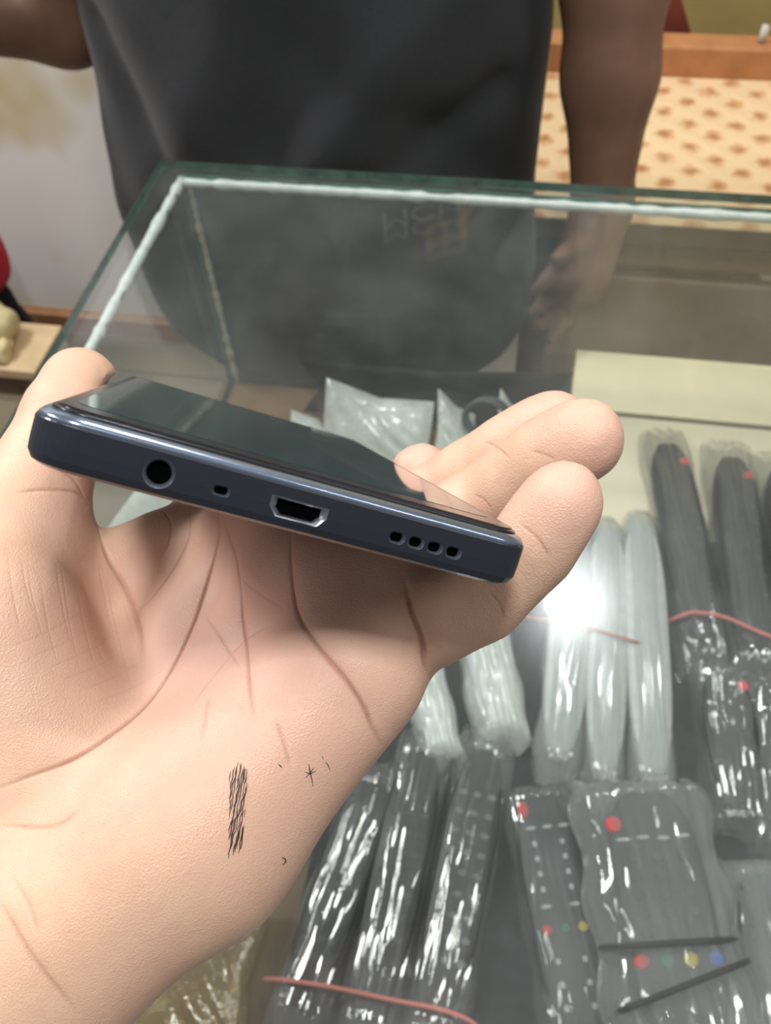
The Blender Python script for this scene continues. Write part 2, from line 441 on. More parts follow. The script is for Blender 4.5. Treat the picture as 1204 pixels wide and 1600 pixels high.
def pane(name, lo, hi, thin, mat):
    bm = box_bm(bmesh.new(), (lo[0] - cx, lo[1] - cy, lo[2]), (hi[0] - cx, hi[1] - cy, hi[2]), 0.0008, 1)
    o = from_bm(name, bm, mat, case); o.data.materials.append(M_gedge)
    for p in o.data.polygons:
        if abs(p.normal[thin]) < 0.9: p.material_index = 1
    return o
pane('top_pane', (GX0, GY0, 0.991), (GX1, GY1, 1.0), 2, M_glass)
pane('side_pane', (-0.338, GY0 + 0.02, SZ), (-0.330, 0.7035, 0.990), 0, M_glass_v)
pane('back_pane', (-0.338, 0.7045, SZ - 0.012), (GX1 - 0.02, 0.7115, 0.990), 1, M_glass_v)
def bead(name, pts, r, mat, n=60, amp=0.35, seed=1, flat=1.0):
    g = np.random.default_rng(seed); P = []
    pts = [np.array(p, float) for p in pts]
    for i in range(n + 1):
        t = i / n; P.append(pts[0] * (1 - t) + pts[1] * t)
    rr = [r * (1 + amp * g.normal() * 0.6) for _ in P]
    P = [p - np.array([cx, cy, 0]) for p in P]
    vs, fs = tube(P, rr, 8)
    return from_data(name, vs, fs, mat, case, True)
bead('silicone_bead', ((-0.330, 0.7000, 0.9880), (GX1 - 0.03, 0.7000, 0.9880)), 0.0042, M_sil, 160, 0.2, 2)
bead('silicone_bead', ((-0.334, GY0 + 0.03, 0.9885), (-0.334, 0.703, 0.9885)), 0.0045, M_sil, 120, 0.16, 3)
bead('silicone_bead', ((-0.327, 0.7015, SZ), (-0.327, 0.7015, 0.988)), 0.0030, M_sil2, 50, 0.4, 5)
box('shelf_board', (-0.345 - cx, GY0 - cy + 0.01, SZ - 0.018), (GX1 - 0.01 - cx, 0.704 - cy, SZ), simple('shelf_board_brown', srgb(112, 88, 60), 0.45, 0, 0.25, 20.0), case, 0.002)
box('cabinet_base', (-0.345 - cx, GY0 - cy + 0.02, 0.0), (GX1 - 0.01 - cx, 0.712 - cy, SZ - 0.0185), M_wood_d, case, 0.003)
zr = float(on_y(1050, 562, 0.775)[2])
def prism_x(name, poly, x0, x1, mat, parent=None):
    n = len(poly); vs = [(x0, y, z) for y, z in poly] + [(x1, y, z) for y, z in poly]
    fs = [tuple(reversed(range(n))), tuple(range(n, 2 * n))] + [(k, (k + 1) % n, (k + 1) % n + n, k + n) for k in range(n)]
    o = from_data(name, vs, fs, mat, parent)
    bm = bmesh.new(); bm.from_mesh(o.data); bmesh.ops.recalc_face_normals(bm, faces=bm.faces); bm.to_mesh(o.data); bm.free()
    return o
prism_x('back_ledge', [(0.712 - cy, SZ - 0.018), (0.712 - cy, SZ), (0.770 - cy, zr), (0.778 - cy, zr), (0.778 - cy, SZ - 0.018)], 0.052 - cx, GX1 - 0.02 - cx, simple('cream_ledge', srgb(252, 234, 198), 0.6, 0, 0.04, 14.0), case)
tag(box('paper_sheet', (0.045, 0.548, SZ + 0.0005), (0.9, 0.7035, SZ + 0.0015), M_cream), 'cream paper sheet lining the back of the case floor', 'paper')
tag(box('dark_mat', (-0.125, -0.08, SZ + 0.0003), (0.9, 0.545, SZ + 0.0025), M_feltblack), 'black mat spread under the bagged remotes', 'mat')

# round ceiling lamp whose mirror image shows in the glass
def lamp(loc):
    o = tag(empty('ceiling_lamp', loc), 'round white ceiling lamp reflected as a glare spot in the glass', 'lamp')
    m = bpy.data.materials.new('lamp_diffuser'); m.use_nodes = True; nt = m.node_tree; nt.nodes.clear()
    e = nd(nt, 'ShaderNodeEmission'); e.inputs[0].default_value = (0.95, 0.98, 1.0, 1); e.inputs[1].default_value = 170.0
    out = nt.nodes.new('ShaderNodeOutputMaterial'); nt.links.new(e.outputs[0], out.inputs['Surface'])
    def disc(name, r0, z0, z1, mat):
        bm = bmesh.new(); bmesh.ops.create_cone(bm, cap_ends=True, segments=40, radius1=r0 * 0.97, radius2=r0, depth=z1 - z0)
        for v in bm.verts: v.co.z += (z0 + z1) / 2
        return from_bm(name, bm, mat, o)
    disc('diffuser', 0.072, -0.012, 0.0, m); disc('housing', 0.10, 0.0, 0.05, M_wall)
    return o
g0 = on_z(893, 940, 1.0); gr = lens_ray(893, 940); gr = np.array([gr[0], gr[1], -gr[2]])
lamp(tuple(g0 + gr * (1.75 / gr[2])))

# ------------------------------------------------------------------ the person behind the counter
def brown_skin():
    m, nt, b = mat_new('brown_skin')
    n = noise(nt, 14.0, 4.0); r = ramp(nt, n.outputs['Fac'], [(0.3, srgb(104, 74, 58)), (0.7, srgb(132, 98, 80))])
    nt.links.new(r.outputs['Color'], b.inputs['Base Color']); b.inputs['Roughness'].default_value = 0.5
    b.inputs['Subsurface Weight'].default_value = 0.08; b.inputs['Subsurface Radius'].default_value = (0.01, 0.004, 0.002); b.inputs['Subsurface Scale'].default_value = 0.5
    return m
M_brown = brown_skin()
def cloth(name, c, rough=0.85, sheen=0.2):
    m, nt, b = mat_new(name)
    n = noise(nt, 420.0, 2.0); r = ramp(nt, n.outputs['Fac'], [(0.3, [x * 0.8 for x in c]), (0.7, [min(1, x * 1.15) for x in c])])
    nt.links.new(r.outputs['Color'], b.inputs['Base Color']); b.inputs['Roughness'].default_value = rough; b.inputs['Sheen Weight'].default_value = sheen
    bp = nd(nt, 'ShaderNodeBump', Strength=0.15, Distance=0.001); nt.links.new(n.outputs['Fac'], bp.inputs['Height']); nt.links.new(bp.outputs[0], b.inputs['Normal'])
    return m
M_shirt = cloth('black_shirt', srgb(43, 45, 49), 0.85, 0.1)
M_trouser = cloth('dark_trousers', srgb(66, 62, 58))
M_hair = simple('black_hair', srgb(20, 17, 16), 0.5, 0, 0.3, 200.0, 0.4)
PX, PY = -0.262, 0.955
body = tag(empty('person', (PX, PY, 0)), 'person in a black printed T-shirt standing behind the counter, one arm hanging', 'person')
def build_person():
    f = Field((-1.15, 0.55, 0.0), (0.35, 1.25, 1.86), 0.008)
    b = f.new(); c = np.array([PX, PY, 0.0])
    P = lambda x, y, z: np.array([PX + x, PY + y, z])
    # trunk, neck, head
    f.ell(b, P(0, 0, 1.27), (0.19, 0.115, 0.20), 0.05); f.ell(b, P(0, 0, 1.04), (0.175, 0.11, 0.20), 0.06); f.ell(b, P(0, 0.01, 0.88), (0.185, 0.12, 0.14), 0.06)
    f.cone(b, P(-0.17, 0.0, 1.40), P(0.17, 0.0, 1.40), 0.06, 0.06, 0.05); f.cone(b, P(0, 0.01, 1.40), P(0, 0.0, 1.54), 0.062, 0.056, 0.04)
    f.ell(b, P(0, -0.01, 1.655), (0.076, 0.096, 0.118), 0.02); f.ell(b, P(0, -0.045, 1.59), (0.055, 0.05, 0.05), 0.03)
    f.cone(b, P(0, -0.105, 1.665), P(0, -0.122, 1.63), 0.009, 0.015, 0.012); f.ell(b, P(0, -0.095, 1.585), (0.026, 0.01, 0.009), 0.008)
    for s in (-1, 1):
        f.ell(b, P(0.078 * s, 0.0, 1.65), (0.012, 0.02, 0.032), 0.006); f.ell(b, P(0.032 * s, -0.092, 1.672), (0.015, 0.01, 0.009), 0.004)
        f.cone(b, P(0.09 * s, 0.01, 0.86), P(0.10 * s, 0.0, 0.48), 0.085, 0.06, 0.04); f.cone(b, P(0.10 * s, 0.0, 0.48), P(0.10 * s, 0.02, 0.09), 0.058, 0.04, 0.02)
        f.cone(b, P(0.10 * s, 0.02, 0.05), P(0.11 * s, -0.14, 0.035), 0.042, 0.032, 0.02)
    # hanging arm (image right): shoulder, elbow, wrist, hand with fingers
    def q(px, py, y): return on_y(px, py, y)
    Sh, El, Wr = P(0.205, 0.0, 1.385), q(962, -40, 0.93), q(938, 318, 0.87)
    f.cone(b, Sh, El, 0.055, 0.050, 0.03); f.cone(b, El, q(952, 120, 0.905), 0.050, 0.045, 0.02); f.cone(b, q(952, 120, 0.905), Wr, 0.045, 0.031, 0.02)
    Kn = q(892, 440, 0.80)
    f.cone(b, Wr, Kn, 0.028, 0.026, 0.015); f.cone(b, Wr + np.array([0.012, 0.0, 0]), Kn + np.array([0.022, 0.01, -0.01]), 0.022, 0.02, 0.015)
    for i, (a, bb) in enumerate((((868, 420), (838, 452)), ((866, 452), (834, 486)), ((870, 480), (840, 512)), ((882, 500), (858, 530)))):
        f.cone(b, q(*a, 0.795), q(*bb, 0.775), 0.011, 0.009, 0.006)
    f.cone(b, q(905, 380, 0.82), q(872, 402, 0.78), 0.012, 0.010, 0.008)
    # bent arm (image left): forearm held out sideways, hand closed
    S2, E2, W2 = P(-0.205, 0.0, 1.385), q(105, 30, 0.96), q(-130, 22, 0.86)
    f.cone(b, S2, E2, 0.055, 0.048, 0.03); f.cone(b, E2, W2, 0.046, 0.032, 0.02)
    H2 = q(-60, -10, 0.80)
    f.cone(b, W2, W2 + np.array([-0.06, -0.03, 0.03]), 0.034, 0.036, 0.02)
    for i in range(4):
        o = np.array([0.0, 0.012 * i, 0.018 * i])
        f.cone(b, W2 + np.array([-0.07, -0.05, 0.0]) + o, W2 + np.array([-0.03, -0.085, 0.01]) + o, 0.011, 0.009, 0.004)
    # second hand resting across the forearm, lighter knuckles near the frame corner
    V, Q = f.mesh(b)
    me = refine(quads_to_mesh('body', V - c, Q), 0, 2)
    link('body', me, M_brown, body)
    # shirt: looser shell round trunk and upper arms, with folds
    s_ = f.new()
    f.ell(s_, P(0, 0, 1.26), (0.225, 0.140, 0.22), 0.06); f.ell(s_, P(0, -0.005, 1.02), (0.250, 0.142, 0.24), 0.08); f.ell(s_, P(-0.005, -0.005, 0.84), (0.262, 0.142, 0.22), 0.06); f.ell(s_, P(-0.005, -0.005, 0.70), (0.262, 0.142, 0.22), 0.06)
    f.cone(s_, P(-0.17, 0.0, 1.40), P(0.17, 0.0, 1.40), 0.075, 0.075, 0.05)
    for S, E, in ((Sh, El), (S2, E2)): f.cone(s_, S, S + (E - S) * 0.62, 0.075, 0.070, 0.03)
    zz = f.ax[2][None, None, :]; xx = f.ax[0][:, None, None]; yy = f.ax[1][None, :, None]
    fold = np.zeros_like(s_)
    g = np.random.default_rng(5)
    for k in range(9):
        cxk, czk = PX + g.uniform(-0.25, 0.25), g.uniform(0.80, 1.25); an = g.uniform(-1.1, 1.1) + (0.0); wd = g.uniform(0.022, 0.045); ln = g.uniform(0.12, 0.28); am = g.uniform(0.008, 0.018) * (1 if k % 2 else -1)
        dx, dz = xx - cxk, zz - czk; uu = dx * math.sin(an) + dz * math.cos(an); vv = dx * math.cos(an) - dz * math.sin(an)
        fold += am * np.exp(-(vv + 0.6 * uu * uu) ** 2 / wd ** 2 - (uu / ln) ** 2)
    for (x0, z0, x1, z1, wd, am) in ((-0.16, 1.12, -0.06, 0.90, 0.040, 0.016), (0.16, 1.10, 0.0, 0.92, 0.035, 0.018), (-0.20, 1.05, -0.12, 0.86, 0.02, -0.014), (0.20, 1.0, 0.05, 0.90, 0.02, -0.012), (0.03, 1.12, -0.02, 0.95, 0.03, -0.014)):
        a = np.array([PX + x0, z0]); bq = np.array([PX + x1, z1]); v = bq - a
        t = np.clip(((xx - a[0]) * v[0] + (zz - a[1]) * v[1]) / (v @ v), 0, 1)
        d2 = (xx - a[0] - t * v[0]) ** 2 + (zz - a[1] - t * v[1]) ** 2
        fold += am * np.exp(-d2 / wd ** 2)
    s_ = s_ - fold.astype(np.float32) * (yy < PY + 0.05)
    hem = float(q(300, 575, 0.83)[2])
    s_ = np.maximum(s_, (hem + 0.012 * np.sin(xx * 22) - zz).astype(np.float32)); s_ = np.maximum(s_, (zz - 1.47).astype(np.float32) + 0 * xx + 0 * yy)
    s_ = np.maximum(s_, -(np.sqrt((xx - PX) ** 2 + (yy - PY + 0.02) ** 2 + (zz - 1.50) ** 2) - 0.085).astype(np.float32))
    V, Q = f.mesh(s_)
    me = refine(quads_to_mesh('t_shirt', V - c, Q), 0, 3)
    sh = link('t_shirt', me, M_shirt, body)
    t_ = f.new()
    f.ell(t_, P(0, 0.01, 0.86), (0.20, 0.128, 0.15), 0.05)
    for s in (-1, 1): f.cone(t_, P(0.09 * s, 0.01, 0.86), P(0.10 * s, 0.0, 0.46), 0.108, 0.085, 0.04); f.cone(t_, P(0.10 * s, 0.0, 0.46), P(0.10 * s, 0.02, 0.08), 0.085, 0.062, 0.03)
    t_ = np.maximum(t_, (0.06 - zz).astype(np.float32) + 0 * xx + 0 * yy)
    V, Q = f.mesh(t_); link('trousers', refine(quads_to_mesh('trousers', V - c, Q), 0, 3), M_trouser, body)
    h_ = f.new(); f.ell(h_, P(0, 0.012, 1.685), (0.088, 0.102, 0.108), 0.0)
    h_ = np.maximum(h_, ((1.70 - 0.9 * (yy - PY + 0.09)) - zz).astype(np.float32) * 0.8 + 0 * xx)
    V, Q = f.mesh(h_); link('hair', refine(quads_to_mesh('hair', V - c, Q), 0, 2), M_hair, body)
    for s in (-1, 1):
        bm = bmesh.new(); bmesh.ops.create_uvsphere(bm, u_segments=12, v_segments=8, radius=0.009)
        ey = from_bm('eye', bm, simple('eye_white', (0.75, 0.74, 0.72), 0.2), body, True, (0.032 * s, -0.092, 1.672))
        bm = bmesh.new(); bmesh.ops.create_uvsphere(bm, u_segments=12, v_segments=8, radius=0.0055)
        from_bm('iris', bm, M_hair, ey, True, (0.0, -0.0048, -0.0012))
    return me, sh
shirt_me, shirt = build_person()
# white lettering and yellow box printed on the chest
SB = BVHTree.FromPolygons([Vector(v.co) for v in shirt_me.vertices], [tuple(p.vertices) for p in shirt_me.polygons])
M_prw = simple('print_white', srgb(244, 244, 244), 0.7); M_pry = simple('print_yellow', srgb(240, 196, 50), 0.7)
def mirror_at(px, py, y):                             # point at depth y that the glass top shows at this place
    h = on_z(px, py, 1.0); r = lens_ray(px, py); r = np.array([r[0], r[1], -r[2]]); return h + r * ((y - h[1]) / r[1])
def stamp(name, verts2d, faces, mat):
    vs = []
    for x, z in verts2d:
        h = SB.ray_cast(Vector((x - PX, -1.0, z)), Vector((0, 1, 0)))
        yv = h[0].y - 0.0012 if h[0] is not None else -0.14
        vs.append((x - PX, yv, z))
    return from_data(name, vs, faces, mat, shirt)
c0, c1 = mirror_at(598, 395, 0.815), mirror_at(712, 345, 0.815)
t0, t1 = min(c0[2], c1[2]), max(c0[2], c1[2])
cu = bpy.data.curves.new('lettering', 'FONT'); cu.body = 'MCH'; cu.size = 1.0; cu.fill_mode = 'FRONT';
to = bpy.data.objects.new('tmp_text', cu); COL.objects.link(to)
dg = bpy.context.evaluated_depsgraph_get(); dg.update(); tm = bpy.data.meshes.new_from_object(to.evaluated_get(dg)); bpy.data.objects.remove(to)
bm = bmesh.new(); bm.from_mesh(tm); bmesh.ops.triangulate(bm, faces=bm.faces); bmesh.ops.subdivide_edges(bm, edges=bm.edges, cuts=2, use_grid_fill=True); bm.verts.index_update()
xs = [v.co.x for v in bm.verts]; ys = [v.co.y for v in bm.verts]
tx = lambda x: c0[0] + (x - min(xs)) / (max(xs) - min(xs)) * (c1[0] - c0[0]); tz = lambda y: t0 + (y - min(ys)) / (max(ys) - min(ys)) * (t1 - t0) * 0.55
stamp('lettering', [(tx(v.co.x), tz(v.co.y)) for v in bm.verts], [tuple(v.index for v in fc.verts) for fc in bm.faces], M_prw); bm.free()
def strip2(a, b, wd):
    a, b = np.array(a), np.array(b); d = b - a; d /= np.linalg.norm(d); s = np.array([-d[1], d[0]]) * wd
    N = 10; vs = []
    for i in range(N + 1):
        p = a + (b - a) * i / N; vs += [tuple(p - s), tuple(p + s)]
    return vs, [(2 * i, 2 * i + 1, 2 * i + 3, 2 * i + 2) for i in range(N)]
def ypt(px, py): m = mirror_at(px, py, 0.815); return (m[0], m[2])
for a, b, wd in (((660, 420), (718, 418), 0.0035), ((660, 420), (662, 388), 0.003), ((716, 420), (714, 350), 0.004), ((714, 356), (733, 329), 0.004), ((662, 390), (700, 388), 0.002), ((686, 418), (686, 392), 0.002)):
    stamp('logo_stroke', *strip2(ypt(*a), ypt(*b), wd), M_pry)

# ------------------------------------------------------------------ remotes in plastic sleeves
M_clear = thin_clear('clear_sleeve', (0.93, 0.94, 0.94), 0.05, 0.11, (0.80, 0.83, 0.83), 1.6, 0.7, 90.0, 22.0, (1, 0.05, 1), 3.0)
M_milky = thin_clear('milky_sleeve', (0.92, 0.94, 0.94), 0.08, 0.34, (0.86, 0.88, 0.88), 1.55, 0.5, 60.0, 14.0, (1, 0.08, 1), 2.4)
M_pale = thin_clear('pale_green_bag', (0.90, 0.95, 0.92), 0.16, 0.85, (0.93, 0.97, 0.93), 1.5, 0.25, 60.0, 12.0, None, 1.2)
M_gold = thin_clear('gold_reflection_film', (0.80, 0.66, 0.32), 0.10, 0.30, (0.60, 0.48, 0.20), 1.6, 0.5, 120.0, 20.0, None, 1.6)
M_grey = thin_clear('grey_sleeve', (0.92, 0.93, 0.93), 0.06, 0.22, (0.80, 0.82, 0.82), 1.6, 0.7, 90.0, 22.0, (1, 0.05, 1), 3.0)
M_rem = simple('remote_black', srgb(22, 23, 26), 0.42, 0, 0.15, 120.0)
M_remg = simple('remote_charcoal', srgb(52, 54, 60), 0.45, 0, 0.12, 120.0)
M_remw = simple('remote_grey', srgb(186, 190, 192), 0.45, 0, 0.1, 120.0)
M_key = simple('key_dark', srgb(58, 60, 68), 0.5, 0, 0.1, 300.0)
M_keyp = simple('key_pale', srgb(120, 124, 130), 0.5, 0, 0.1, 300.0)
M_keyw = simple('key_white', srgb(205, 208, 212), 0.5, 0, 0.05, 300.0)
M_kr = simple('key_red', srgb(214, 62, 66), 0.45); M_kg = simple('key_green', srgb(40, 120, 96), 0.45)
M_ky = simple('key_yellow', srgb(214, 190, 40), 0.45); M_kb = simple('key_blue', srgb(72, 104, 176), 0.45)
_rk = {}
def key_mesh(w_, l_, mat):
    k = (w_, l_, mat.name)
    if k not in _rk:
        bm = bmesh.new(); r = bmesh.ops.create_cone(bm, cap_ends=True, segments=10, radius1=0.5, radius2=0.42, depth=1.0)
        for v in bm.verts: v.co = Vector((v.co.x * w_, v.co.y * l_, v.co.z * 0.0016))
        me = bpy.data.meshes.new('button'); bm.to_mesh(me); bm.free(); me.materials.append(mat); _rk[k] = me
    return _rk[k]
def frame_xy(head, tail):
    a, b = np.array(head[:2]), np.array(tail[:2]); d = a - b; L = np.linalg.norm(d); d /= L
    return (a + b) / 2, math.atan2(d[1], d[0]) - math.pi / 2, L
def remote(mid, rz, w_, L, z, label, group, mat=None, keys='grid', tilt=0.0, thick=0.018):
    o = tag(empty('remote_control'), label, 'remote', group)
    o.location = (mid[0], mid[1], z); o.rotation_euler = (tilt, 0, rz)
    rings = []
    for f_, zz in ((0.82, 0.0), (0.96, 0.003), (1.0, thick * 0.55), (0.97, thick * 0.9), (0.88, thick)):
        pts = []
        for x, y in rrect(-0.5, 0.5, -0.5, 0.5, 0.36, 7):
            tp = 1.0 + 0.10 * y
            pts.append((x * (w_ * tp) - math.copysign(w_ * (1 - f_) * 0.5, x) * min(1, abs(x) * 2), y * L * 0.985 - math.copysign(w_ * (1 - f_) * 0.5, y) * min(1, abs(y) * 2)))
        rings.append((pts, zz))
    stack('body', rings, mat or M_rem, o, True)
    def key(x, y, ww, ll, m):
        link('button', key_mesh(ww, ll, m), None, o, (x * w_, y * L, thick + 0.0004))
    if keys in ('grid', 'pale'):
        key(-0.28, 0.41, 0.008, 0.008, M_key)
        for r in range(9):
            for c in range(3): key((c - 1) * 0.27, 0.30 - r * 0.075, 0.0075, 0.0055, M_keyp if keys == 'pale' else M_key)
    elif keys == 'labels':
        key(-0.30, 0.43, 0.009, 0.014, M_kr)
        for c in range(3): key((c - 1) * 0.26 + 0.03, 0.35, 0.009, 0.003, M_keyw)
        for r in range(4):
            for c in range(2): key((c - 0.5) * 0.44, 0.285 - r * 0.06, 0.004, 0.005, M_keyw)
        for c in range(2): key((c - 0.5) * 0.44, 0.04, 0.009, 0.003, M_keyw)
        for c, m in enumerate((M_kr, M_kg, M_ky)): key((c - 1) * 0.27, -0.045, 0.0075, 0.0075, m)
        for r in range(3):
            for c in range(2): key((c - 0.5) * 0.4, -0.16 - r * 0.08, 0.004, 0.005, M_keyw)
    elif keys == 'wide':
        key(-0.40, 0.35, 0.0125, 0.0125, M_kr)
        for c, m in enumerate((M_keyw, M_keyw, M_keyw, M_keyw)): key((c - 1.5) * 0.22, 0.285 + (c % 2) * 0.006, 0.011, 0.003, m)
        for r in range(5):
            for c in range(3): key((c - 1) * 0.27, 0.21 - r * 0.07, 0.010, 0.008, M_key)
        for c, m in enumerate((M_kr, M_kg, M_ky, M_kb)): key((c - 1.5) * 0.25, -0.17, 0.0105, 0.0105, m)
        for r in range(3):
            for c in range(3): key((c - 1) * 0.27, -0.26 - r * 0.07, 0.010, 0.008, M_key)
    elif keys == 'side':
        key(0.30, 0.38, 0.010, 0.010, M_kr)
        for r in range(6): key(0.30, 0.2 - r * 0.09, 0.006, 0.005, M_key)
    return o
def sleeve(mid, rz, w_, L, z, label, group, mat, seed, thick=0.022, wr=0.0032, over=0.22, name='plastic_sleeve', tilt=0.0, taper=0.1):
    # a thin film tube pulled over the remote: rounded over it, flattening into ragged ends
    g = np.random.default_rng(seed); NU, NV = 70, 44
    kv = g.uniform(5, 17, 7); ph = g.uniform(0, 6.28, 7); ku = g.uniform(-5, 5, 7); am = g.uniform(0.3, 1.0, 7)
    vs, fs = [], []
    for side in (1, -1):
        for i in range(NU + 1):
            s = -0.5 + i / NU
            y = s * L * (1 + over)
            e = max(0.0, abs(y) - L * 0.47) / (L * (over * 0.5 + 0.03))
            body = math.sqrt(max(0.0, 1 - min(1, e) ** 2))
            for j in range(NV + 1):
                v = -1 + 2 * j / NV
                ww = w_ * (0.5 + 0.07 * math.sin(3.1 * s * 6.28 + ph[0]) * 0.4) * (1 - taper * min(1, e) ** 1.5 * (1 if taper > 0.2 else math.cos(ph[1] * 3)))
                x = v * ww
                prof = (1 - abs(v) ** 3.2) ** 0.55 if abs(v) < 1 else 0
                rid = sum(am[k] * abs(math.sin(kv[k] * v + ku[k] * s * 2 + ph[k])) for k in range(7)) / 3.2 - 0.9
                if side == 1:
                    zz = 0.0015 + (thick + 0.0012) * prof * body + (0.002 + wr) * max(-0.4, rid) * prof * (0.45 + 0.9 * min(1, e)) + 0.003 * min(1, e) * prof
                else:
                    zz = 0.0004
                vs.append((x, y + 0.004 * math.sin(v * 5 + ph[2]) * (abs(s) > 0.49), max(0.0005 if side == 1 else 0.0, zz)))
        b0 = 0 if side == 1 else (NU + 1) * (NV + 1)
        for i in range(NU):
            for j in range(NV):
                a = b0 + i * (NV + 1) + j; q_ = (a, a + 1, a + NV + 2, a + NV + 1)
                fs.append(q_ if side == 1 else q_[::-1])
    o = from_data(name, vs, fs, mat, None, True)
    o.location = (mid[0], mid[1], z - 0.001); o.rotation_euler = (tilt, 0, rz)
    return tag(o, label, 'plastic bag', group)
def pack(h, t, w_mm, z, rl, sl, rg, sg, mat, seed, keys='grid', rmat=None, bag_w=None, L=None, thick=0.018, tilt=0.0, over=0.22, wr=0.0032, taper=0.1):
    hp, tp = on_z(h[0], h[1], z + thick), on_z(t[0], t[1], z + thick)
    mid, rz, LL = frame_xy(hp, tp)
    Lr = (L or LL) / (1 + over * 0.7)
    remote(mid, rz, w_mm * 0.001, Lr, z, rl, rg, rmat, keys, tilt, thick)
    sleeve(mid, rz, (bag_w or w_mm * 1.2) * 0.001, Lr, z - 0.0012, sl, sg, mat, seed, thick + 0.002, wr, over, tilt=tilt, taper=taper)
    return mid, rz, Lr
Z0 = SZ + 0.0045
RG = 'bagged remotes in the case'; SG = 'plastic sleeves in the case'
# front left bundle of three
pack((592, 1190), (452, 1610), 40, Z0, 'black remote in the front bundle, nearest the hand', 'clear sleeve nearest the hand in the front bundle', RG, SG, M_clear, 1)
pack((668, 1140), (562, 1640), 41, Z0, 'black remote in the middle of the front bundle', 'clear sleeve in the middle of the front bundle', RG, SG, M_clear, 2)
pack((765, 1140), (668, 1640), 42, Z0, 'black remote with pale keys at the right of the front bundle', 'clear wrinkled sleeve at the right of the front bundle', RG, SG, M_clear, 3, 'pale')
# remote with white marks and coloured keys
pack((838, 1225), (928, 1680), 48, Z0, 'black remote with white marks and red, green and yellow keys', 'clear sleeve over the remote with white marks', RG, SG, M_clear, 4, 'labels', M_remg, 58, None, 0.016, 0.0, 0.10, 0.002)
# wide remote on top with two black bands
pack((1000, 1215), (1098, 1680), 66, Z0 + 0.03, 'wide charcoal remote with four coloured keys under two black bands', 'wide grey sleeve held by two black rubber bands', RG, SG, M_grey, 5, 'wide', M_remg, 104, None, 0.02, 0.0, 0.12, 0.006)
# milky bundle of three in the middle
for (h, t, wd, nm, sd) in (((905, 830), (872, 1205), 38, 'left', 6), ((950, 800), (946, 1240), 36, 'middle', 7), ((1000, 790), (1026, 1248), 38, 'right', 8)):
    pack(h, t, wd, Z0, 'grey remote inside the %s milky sleeve under the glare' % nm, '%s milky sleeve of the three under the lamp glare' % nm, RG, SG, M_milky, sd, 'none', M_remw, wd * 1.12, None, 0.026, 0.0, 0.2, 0.002, (0.3, 0.85, 0.5)[sd - 6])
# pale green bags by the little finger
pack((735, 870), (790, 1148), 42, Z0, 'pale remote in the milky green bag below the little finger', 'pale green bag reaching out below the little finger', RG, SG, M_pale, 9, 'none', M_remw, 50, None, 0.026, 0.0, 0.16, 0.003)
pack((640, 940), (694, 1178), 32, Z0, 'pale remote in the green bag tucked beside the palm', 'pale green bag tucked beside the edge of the palm', RG, SG, M_pale, 10, 'none', M_remw, 38, None, 0.022, 0.0, 0.16, 0.003)
# right bundle of three, far
pack((1038, 668), (1108, 1030), 43, Z0, 'black remote with round end at the left of the far right bundle', 'clear sleeve with a pointed corner, left of the far right bundle', RG, SG, M_clear, 11, 'side', None, None, None, 0.018, 0.0, 0.22, 0.0065)
pack((1140, 690), (1190, 1040), 43, Z0, 'black remote in the middle of the far right bundle', 'clear sleeve in the middle of the far right bundle', RG, SG, M_clear, 12, 'side', None, None, None, 0.018, 0.0, 0.22, 0.0065)
pack((1222, 705), (1282, 1050), 46, Z0, 'black remote at the right edge of the far right bundle', 'clear sleeve at the right edge of the far right bundle', RG, SG, M_clear, 13, 'side', None, None, None, 0.018, 0.0, 0.22, 0.0065)
# right side, nearer
pack((1128, 1030), (1168, 1290), 44, Z0, 'black remote with red key below the pink band at the right', 'clear sleeve below the pink band at the right', RG, SG, M_clear, 14, 'side', None, None, None, 0.018, 0.0, 0.22, 0.0065)
pack((1206, 1050), (1240, 1330), 46, Z0, 'black remote cut off by the right frame edge below the pink band', 'wrinkled clear sleeve at the right frame edge', RG, SG, M_clear, 15, 'side', None, None, None, 0.018, 0.0, 0.22, 0.0065)
pack((1190, 1340), (1280, 1720), 60, Z0, 'charcoal remote in the bottom right corner of the case', 'loose grey sleeve in the bottom right corner', RG, SG, M_milky, 16, 'grid', M_remg, 90, None, 0.02, 0.0, 0.2, 0.006)
# rubber bands
def band(pts, zs, r, mat, label, group='rubber bands around the remotes'):
    P = [on_z(x, y, z) for (x, y), z in zip(pts, zs)]
    P = spline(P, 6)
    vs, fs = tube(P, r, 8); o = from_data('rubber_band', vs, fs, mat, None, True)
    return tag(o, label, 'rubber band', group)
M_pink = simple('pink_rubber', srgb(214, 128, 122), 0.6); M_blk = simple('black_rubber', srgb(24, 24, 26), 0.6); M_brn = simple('brown_rubber', srgb(176, 110, 84), 0.6)
zt = Z0 + 0.024
band([(412, 1530), (440, 1531), (520, 1543), (610, 1562), (690, 1578), (738, 1598), (760, 1625)], [zt - 0.012, zt, zt + 0.003, zt + 0.002, zt + 0.003, zt, zt - 0.014], 0.0016, M_pink, 'pink rubber band around the front bundle of remotes')
band([(1040, 972), (1062, 963), (1085, 957), (1130, 964), (1180, 985), (1225, 1002), (1280, 1016)], [zt - 0.014, zt - 0.002, zt + 0.001, zt + 0.003, zt + 0.002, zt + 0.003, zt - 0.01], 0.0016, M_pink, 'pink rubber band around the far right bundle of remotes')
band([(806, 962), (835, 966), (880, 972), (930, 984), (985, 1000), (1010, 1008)], [zt - 0.012, zt, zt + 0.006, zt + 0.006, zt + 0.006, zt - 0.004], 0.0012, M_brn, 'thin brown band around the milky sleeves below the glare')
zw = Z0 + 0.058
